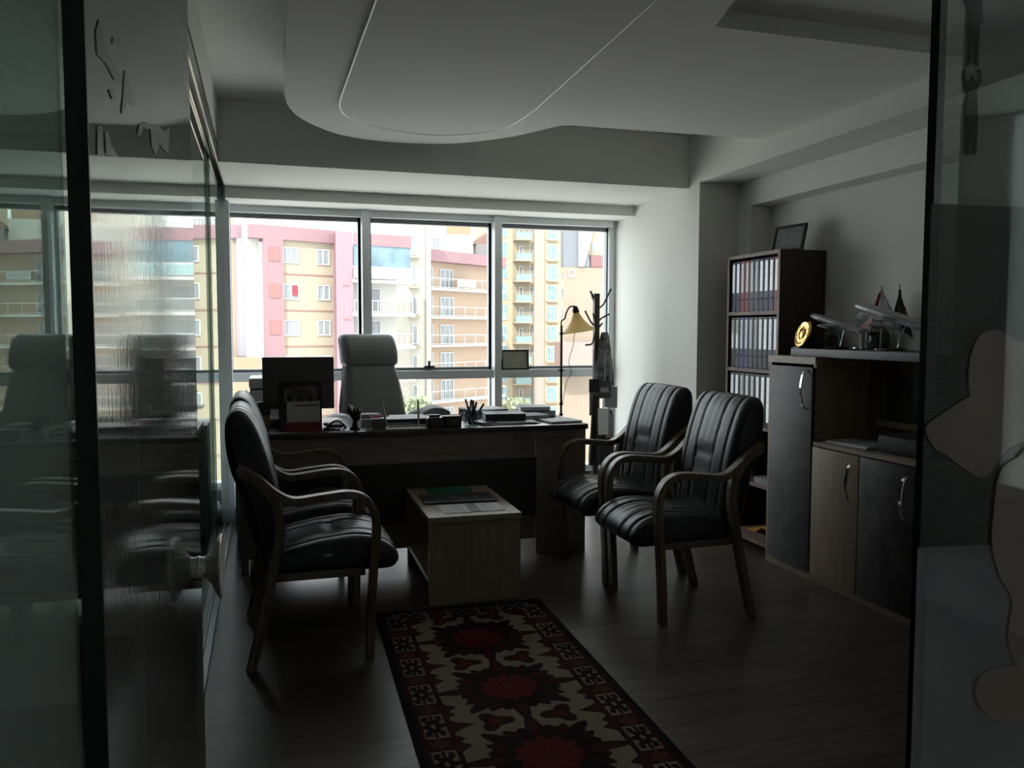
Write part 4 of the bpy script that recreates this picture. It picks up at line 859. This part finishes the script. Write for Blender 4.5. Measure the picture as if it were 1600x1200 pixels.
# ------------------------------------------------------------------ OUTSIDE: apartment blocks across the street
GZ = -22.0
BW = mat('window_frame_white', (0.48, 0.48, 0.48), .5)
CURT = mat('curtained_glass', (0.225, 0.24, 0.247), .5, var=.3, vscale=1.5, stretch=(6, 6, .3))
CUR2 = mat('dark_glass', (0.165, 0.18, 0.188), .5, var=.3, vscale=1.5)
class Facade:
    """vertical wall plane through two roof-line pixels of equal height; local x runs along it, z up from the ground"""
    def __init__(s, name, label, cat, pa, da, pb, group='apartment blocks across the street', db=None):
        a = on(pa[0], pa[1], 1, da); s.z = a.z; d = ray(*pb)
        b = EYE+d*((s.z-EYE.z)/d.z) if db is None else on(pb[0], pb[1], 1, db)
        if db is not None: b.z = a.z
        s.O = Vector((a.x, a.y, GZ)); s.d = Vector((b.x-a.x, b.y-a.y, 0)); s.len = s.d.length; s.d.normalize(); s.n = Vector((s.d.y, -s.d.x, 0))
        s.root = thing(name, label, cat, tuple(s.O), math.atan2(s.d.y, s.d.x), group); s.top = s.z-GZ
    def at(s, x, y, off=0):
        d = ray(x, y); o = s.O+s.n*off; t = (o-EYE).dot(s.n)/d.dot(s.n); p = EYE+d*t; return (p-s.O).dot(s.d), p.z-GZ
    def box(s, name, u0, u1, z0, z1, y0, y1, m, parent=None): return box(name, (u0, y0, z0), (u1, y1, z1), m, parent or s.root)
    def wall(s, name, u0, u1, z0, z1, d, m, y0=0):
        """wall block whose left flank runs away along the street, so it stays behind the front"""
        p = s.O+s.d*u0; v = Vector((p.x-EYE.x, p.y-EYE.y, 0)).normalized(); k = d/max(.2, -v.dot(s.n)); du = v.dot(s.d)*k
        g = MB(); pts = [(u0, y0), (u1, y0), (u1+max(0, du*.6), y0+d), (u0+du, y0+d)]
        g.rings([[Vector((x, y, z)) for x, y in pts] for z in (z0, z1)]); return g.build(name, m, s.root)
    def rect(s, name, x0, y0, x1, y1, d0, d1, m, parent=None, off=0):
        u0, z1 = s.at(x0, y0, -min(d0, d1) if off else 0); u1, _ = s.at(x1, y0); _, z0 = s.at(x0, y1); return s.box(name, u0, u1, z0, z1, d0, d1, m, parent)
    def win(s, u0, u1, z0, z1, n=2, glass_=None, recess=-.05, trans=False, parent=None):
        g = MB(); t_ = .10; g.box((u0, recess-.05, z0), (u1, recess+.03, z0+t_)); g.box((u0, recess-.05, z1-t_), (u1, recess+.03, z1))
        for k in range(n+1):
            x = u0+(u1-u0-t_)*k/n; g.box((x, recess-.05, z0+t_), (x+t_, recess+.03, z1-t_))
        if trans: g.box((u0, recess-.05, z0+(z1-z0)*.42), (u1, recess+.03, z0+(z1-z0)*.42+.08))
        f = g.build('window', BW, parent or s.root); box('pane', (u0+.02, recess-.0, z0+.02), (u1-.02, recess+.02, z1-.02), glass_ or CURT, f); return f
PINK = mat('pink_render', (0.254, 0.151, 0.164), .9, var=.05, vscale=.3); CREAM = mat('cream_render', (0.325, 0.28, 0.208), .9, var=.04, vscale=.3)
PEACH = mat('peach_render', (0.385, 0.281, 0.21), .9, var=.04, vscale=.3); MAUVE = mat('mauve_render', (0.27, 0.176, 0.203), .9); WHITE = mat('white_render', (0.45, 0.435, 0.405), .9)
SALMON = mat('salmon_recess', (0.265, 0.127, 0.121), .9); ORANGE = mat('orange_render', (0.3, 0.206, 0.138), .9); YEL = mat('yellow_render', (0.384, 0.32, 0.224), .9, var=.04, vscale=.3); GREYR = mat('warm_grey_render', (0.32, 0.28, 0.248), .9)
TURQ = mat('turquoise_rail_glass', (0.24, 0.352, 0.352), .3); BLUEG = mat('blue_balcony_glass', (0.128, 0.195, 0.232), .5, var=.3, vscale=.6); RAIL = mat('white_rail', (0.464, 0.464, 0.464), .5)
def rail(f, u0, u1, z, d, h_=1.0, gl_=None, nb=8):
    g = MB(); g.box((u0, -d-.03, z+h_), (u1, -d+.03, z+h_+.07)); g.box((u0, -d-.03, z+.1), (u1, -d+.03, z+.15))
    for k in range(nb+1): x = u0+(u1-u0-.05)*k/nb; g.box((x, -d-.02, z), (x+.05, -d+.02, z+h_))
    r = g.build('balcony_rail', RAIL, f.root)
    if gl_: box('rail_panel', (u0, -d-.01, z+.15), (u1, -d+.01, z+h_), gl_, r)
# pink and cream corner block
f = Facade('apartment_block', 'pink framed apartment block with cream wall and small windows seen through the left window bay', 'building', (386, 349), 70, (535, 361.3))
uL, _ = f.at(412, 400); uR = f.len; zt = f.top
f.wall('wall', uL, uR-.25, 0, zt-.3, 2.6, CREAM, .35)
_, zp = f.at(443, 374.5)
u1, _ = f.at(443, 400); u2, _ = f.at(523, 400)
f.wall('parapet', 0-.0, uR-.25, zp, zt, 3, PINK); f.box('parapet_side', f.at(371, 355)[0], .0, zp, zt, 1.2, 3, MAUVE); f.box('pink_column', uL, u1, 0, zp, 0, .36, PINK); f.box('pink_column', u2, uR-.6, 0, zp, 0, .36, PINK)
f.box('pale_shaft', f.at(388.1, 400)[0], uL-.01, f.at(400, 557)[1], zp, .9, 6, WHITE)
f.box('orange_wall', f.at(345, 400)[0], f.at(379, 400)[0], 0, zt+.6, 1.8, 6, mat('apricot_render', (.34, .265, .20), .9)); f.box('shaft_shade_side', f.at(379, 400)[0], f.at(388, 400)[0], f.at(400, 557)[1], zp, 1.0, 5, mat('shaded_shaft_grey', (.26, .25, .28), .9))  # grey strip: the white shaft's shaded left side, shade put into its colour
f.box('low_orange_block', f.at(350, 560)[0], f.at(398, 560)[0], 0, f.at(390, 558)[1], -1.5, 4, ORANGE)
wz = [f.at(450, 385), f.at(450, 410.5)]
fl = (f.at(450, 385)[1]-f.at(450, 442.2)[1]); ww = [(f.at(444, 400)[0], f.at(468.6, 400)[0]), (f.at(497, 400)[0], f.at(517.4, 400)[0])]
za, zb = f.at(456, 386)[1], f.at(456, 411)[1]
for i in range(7):
    for a, b in ww: f.win(a, b, zb-i*fl, za-i*fl, 2, recess=.30)
    ra, rb = f.at(420, 392)[0], f.at(436.5, 392)[0]; f.box('salmon_recess', ra, rb, zb-i*fl+.1, za-i*fl-.1, -.06, .02, SALMON)
    f.box('string_course', u1, u2, zb-i*fl-.95, zb-i*fl-.87, .28, .36, SALMON)
box('hung_cloth', (ww[0][0]+.75, .20, zb-fl+.35), (ww[0][1]-.15, .22, za-fl-.15), mat('red_cloth', (.23, .035, .05), .8), f.root)
g = MB()
for k in range(30): x = f.at(455, 350)[0]+k*.34; g.box((x, .2, zt), (x+.1, .3, zt+.5))
g.box((f.at(400, 350)[0], .15, zt+.5), (f.len, .35, zt+.62)); g.build('roof_rail', RAIL, f.root)
f.box('roof_house', f.at(455, 340)[0], f.len, zt, zt+2.2, 3.0, 8, mat('pale_grey_render', (.33,.33,.335), .9))
# mauve side face with recessed balcony stack
f2 = Facade('apartment_block', 'mauve and pink balcony block with blue glazed top balcony left of the window mullion', 'building', (524, 361), 71.2, (643.5, 368.6), db=73.2)
ua, _ = f2.at(551.5, 400); ub = f2.len; zt = f2.top; zp = f2.at(600, 385)[1]
f2.wall('mauve_wall', 0.0, ua, 0, zt, 5, MAUVE); f2.wall('parapet', ua+.01, ub, zp, zt, 4, PINK); f2.wall('wall', ua+.01, ub-.6, 0, zp, 3, WHITE, 2.0)
fl = f2.at(600, 438)[1]-f2.at(600, 489.5)[1]; zs = f2.at(600, 438)[1]
for i in range(6):
    z = zs-i*fl
    f2.box('balcony_slab', ua-.1, ub+.15, z-.28, z, -.3, 2.0, WHITE)
    if i == 0:
        f2.box('balcony_glazing', ua+.1, ub-.1, z+1.1, zp, .1, .2, BLUEG); f2.box('glazing_sill', ua, ub, z+1.0, z+1.15, -.05, .3, RAIL); rail(f2, ua, ub, z, .12, .95, TURQ, 5)
    else:
        rail(f2, ua, ub, z, .12, 1.05, None, 10); f2.win(ua+1.4, ua+3.4, z+.02, z+2.3, 2, recess=1.95)
    if i < 3: f2.box('salmon_recess', ua-1.5*ua/2.5, ua-.35, z+.3-.9, z+.38-.9+.0, -.05, .01, SALMON)
# cream stair tower between the blocks
f3 = Facade('apartment_block', 'cream stair tower block between the pink block and the peach balconies', 'building', (641, 338), 82, (672, 339), db=82)
f3.wall('wall', -3.0, f3.len+.05, 0, f3.top+1.5, 2.5, mat('pale_cream_render', (.42, .39, .34), .9)); 
for i in range(7):
    z = f3.at(650, 404)[1]-i*3.0; f3.box('balcony_slab', -.2, f3.len*.42, z, z+.25, -.8, 0, CREAM); f3.win(.1, f3.len*.32, z+.4, z+2.3, 1)
f3.box('downpipe', f3.len*.72, f3.len*.72+.1, 0, f3.top, -.12, 0, mat('grey_pipe', (.19,.185,.18), .6))
# peach balcony block
f4 = Facade('apartment_block', 'peach apartment block with long white balconies in the middle window bay', 'building', (670.6, 389.5), 86, (789, 402.5))
zt = f4.top; zp = f4.at(690, 409)[1]
f4.wall('parapet', 0, f4.len, zp, zt, 3, PINK, -.2); f4.wall('wall', .1, f4.len, 0, zp, 3, PEACH, 1.2)
z0 = f4.at(672, 449.5)[1]; fl = z0-f4.at(672, 494.5)[1]
for i in range(7):
    z = z0-i*fl; f4.box('balcony_slab', 0, f4.len, z-.22, z, -.2, 1.2, WHITE)
    rail(f4, .1, f4.len, z, .1, 1.05, None, 7 if i else 9)
    f4.win(f4.at(674.5, 420)[0]+.1, f4.at(688, 420)[0], z+.05, z+2.25, 2, recess=1.15, trans=True); f4.win(f4.at(698, 420)[0]+.15, f4.at(720, 420)[0], z+.05, z+2.2, 3, recess=1.15, trans=True)
box('laundry', (f4.at(713, 420)[0], -.18, z0+.25), (f4.at(742, 420)[0], -.14, z0+1.15), mat('white_laundry', (.3,.3,.3), .8), f4.root)
# white penthouse block behind it
f5 = Facade('apartment_block', 'white block with one window rising behind the peach balconies, top of the middle bay', 'building', (655, 350), 100, (740, 350), db=100)
f5.wall('wall', -2, f5.len, 0, f5.at(700, 366)[1], 5, WHITE); f5.box('orange_wall', f5.at(699, 350)[0], f5.len-.3, f5.at(700, 366)[1], f5.at(700, 340)[1]+2, .2, 4, ORANGE)
f5.box('upper_wall', -2, f5.at(699, 350)[0], f5.at(700, 366)[1], f5.at(700, 340)[1]+3, .5, 4, WHITE)
f5.win(f5.at(674, 380)[0], f5.at(689, 380)[0], f5.at(674, 389)[1], f5.at(674, 371)[1], 2)
g = MB(); q0 = f5.at(738, 382); q1 = f5.at(775, 372); g.ngon([(q0[0], 1, q0[1]+.0), (q1[0], 1, q0[1]), (q1[0], 1, q1[1]+.8), (q0[0]+2.2, 1, q1[1]+.8)], (0, 1, 0), 4); g.build('tiled_roof', mat('roof_tile', (.19, .11, .09), .9), f5.root)
f5.box('pavilion', q0[0]+.3, q1[0], 0, q0[1], -1, 3, mat('pavilion_grey', (.17,.16,.16), .8))
# tall yellow tower with turquoise balconies
f6 = Facade('apartment_tower', 'tall yellow apartment tower with turquoise windows in the right window bay', 'building', (772, 340), 118, (892, 344), db=118, group=None)
f6.wall('wall', -3, f6.len, 0, f6.top+14, 12, YEL)
TW = mat('turquoise_window', (0.165, 0.285, 0.315), .5, var=.3, vscale=1.2)
f6.box('grey_strip', f6.at(833, 400)[0], f6.at(849, 400)[0], 0, f6.top+14, -.5, .1, GREYR)
pz = f6.at(820, 418)[1]-f6.at(820, 450.2)[1]; b0 = f6.at(820, 436)[1]
f6.box('recess_shade_strip', f6.at(801, 400)[0], f6.at(827, 400)[0], 0, f6.top+12, -.02, .02, mat('shadowed_recess', (.27,.23,.17), .9))  # flat darker strip: the recess's shade is painted into its colour
for i in range(-3, 9):
    z = b0-i*pz-(.0)
    f6.win(f6.at(780.5, 400)[0], f6.at(793, 400)[0], z+.0, z+2.3, 2, TW, trans=True)
    f6.win(f6.at(855, 400)[0], f6.at(870.5, 400)[0], z-.1, z+2.2, 3, TW, trans=True)
    f6.win(f6.at(827.5, 400)[0], f6.at(832.5, 400)[0], z+.5, z+1.9, 1, CUR2)
    f6.win(f6.at(811, 400)[0], f6.at(817, 400)[0], z-.2, z+1.9, 1, CUR2)
    f6.box('window_ledge', f6.at(854, 400)[0], f6.at(871.5, 400)[0], z-.35, z-.15, -.4, 0, CREAM)
    f6.box('balcony_slab', f6.at(801, 400)[0], f6.at(828, 400)[0], z-.5, z-.3, -1.3, 0, CREAM)
    r = MB(); a, b = f6.at(803, 400)[0], f6.at(827, 400)[0]; r.box((a, -1.3, z+.6), (b, -1.24, z+.68)); r.box((a, -1.27, z-.3), (b, -1.26, z+.6)); r.build('balcony_rail', TURQ, f6.root)
    f6.win(f6.at(876.5, 400)[0], f6.at(881, 400)[0], z+.2, z+1.8, 1, CUR2)
# right block: peach wall under a grey gable
f7 = Facade('apartment_block', 'peach end wall with a grey roof gable at the right edge of the window', 'building', (881, 352), 96, (962, 352), db=96)
zg = f7.at(881, 417)[1]
f7.wall('wall', 0, f7.len, 0, zg, 8, mat('peach_end_wall', (.255, .20, .155), .9, var=.04, vscale=.3)); f7.box('pink_patch', f7.at(866, 540)[0], f7.at(930, 540)[0], f7.at(870, 578)[1], f7.at(870, 534)[1], -3, -.05, mat('dusty_pink_render', (.30,.20,.18), .9))
g = MB(); pts = [f7.at(*p) for p in ((881, 417), (881, 350), (884, 335), (916, 335), (922, 417))]; g.ngon([(u, .6, z) for u, z in pts], (0, 1, 0), 1.0); g.build('grey_gable', mat('grey_cladding', (.15,.16,.18), .8), f7.root)
g = MB(); pts = [f7.at(*p) for p in ((903, 417), (903, 335), (930, 335), (922, 380), (912, 417))]; g.ngon([(u, .05, z) for u, z in pts], (0, 1, 0), .5); g.build('white_gable', mat('pale_blue_cladding', (.25,.265,.29), .8), f7.root)
f7.box('orange_upper', f7.at(925, 400)[0], f7.len, zg, f7.top+9, 1.0, 12, YEL); f7.box('red_parapet', f7.at(925, 400)[0], f7.len, f7.at(925, 417)[1], f7.at(925, 398)[1], .3, .99, mat('rose_parapet', (.20,.10,.105), .9))
for i in range(3): f7.win(f7.at(929, 400)[0], f7.at(934, 400)[0], f7.at(930, 392-30*i)[1], f7.at(930, 378-30*i)[1], 1, TW, recess=.95)
MB().lathe([(.5, 0), (.55, .1), (.35, .12), (.35, 0)], 18, Matrix.Translation((f7.at(893, 427.5)[0], 0, f7.at(893, 427.5)[1])) @ Matrix.Rotation(PI/2, 4, 'X'), False).build('vent_ring', RAIL, f7.root)
# trees
def tree(px, py, Y, R, lab):
    b = on(px, py, 1, Y); t = thing('tree', lab, 'tree', (b.x, b.y, GZ), 0, 'street trees'); h_ = b.z-GZ
    g = MB(); g.tube([(0, 0, 0), (.1, 0, h_*.6), (0, .1, h_)], [.3, .2, .08], 8)
    for k in range(7): a = k*2.4; g.tube([(0, 0, h_*.72), (R*.5*math.cos(a), R*.5*math.sin(a), h_*.9+.2*k)], [.09, .03], 5)
    g.build('trunk', mat('bark', (.16, .12, .08), .9), t)
    l = MB(); rnd = random.Random(int(px))
    for k in range(1500):
        while True:
            p = Vector((rnd.uniform(-1, 1), rnd.uniform(-1, 1), rnd.uniform(-1, 1)))
            if .25 < p.length < 1: break
        p = Vector((p.x*R, p.y*R, p.z*R*.95+h_)); a = Vector((rnd.gauss(0, 1), rnd.gauss(0, 1), rnd.gauss(0, 1))).normalized()*.20; b2 = a.cross(Vector((rnd.gauss(0, 1), rnd.gauss(0, 1), 1))).normalized()*.13
        l.tri([p-a, p+b2, p+a]); l.tri([p-a, p+a, p-b2])
    l.build('foliage', mat('leaves', (.22, .25, .15), .8, var=.3, vscale=1), t)
tree(648, 660, 60, 2.1, 'small green tree top beside the executive chair, seen through the lower window')
tree(803, 665, 60, 2.4, 'small dusty green tree seen through the lower right window pane')
struct(box('floor', (-120, 12, GZ-.2), (160, 170, GZ), mat('street_paving', (.62, .60, .56), .9)))
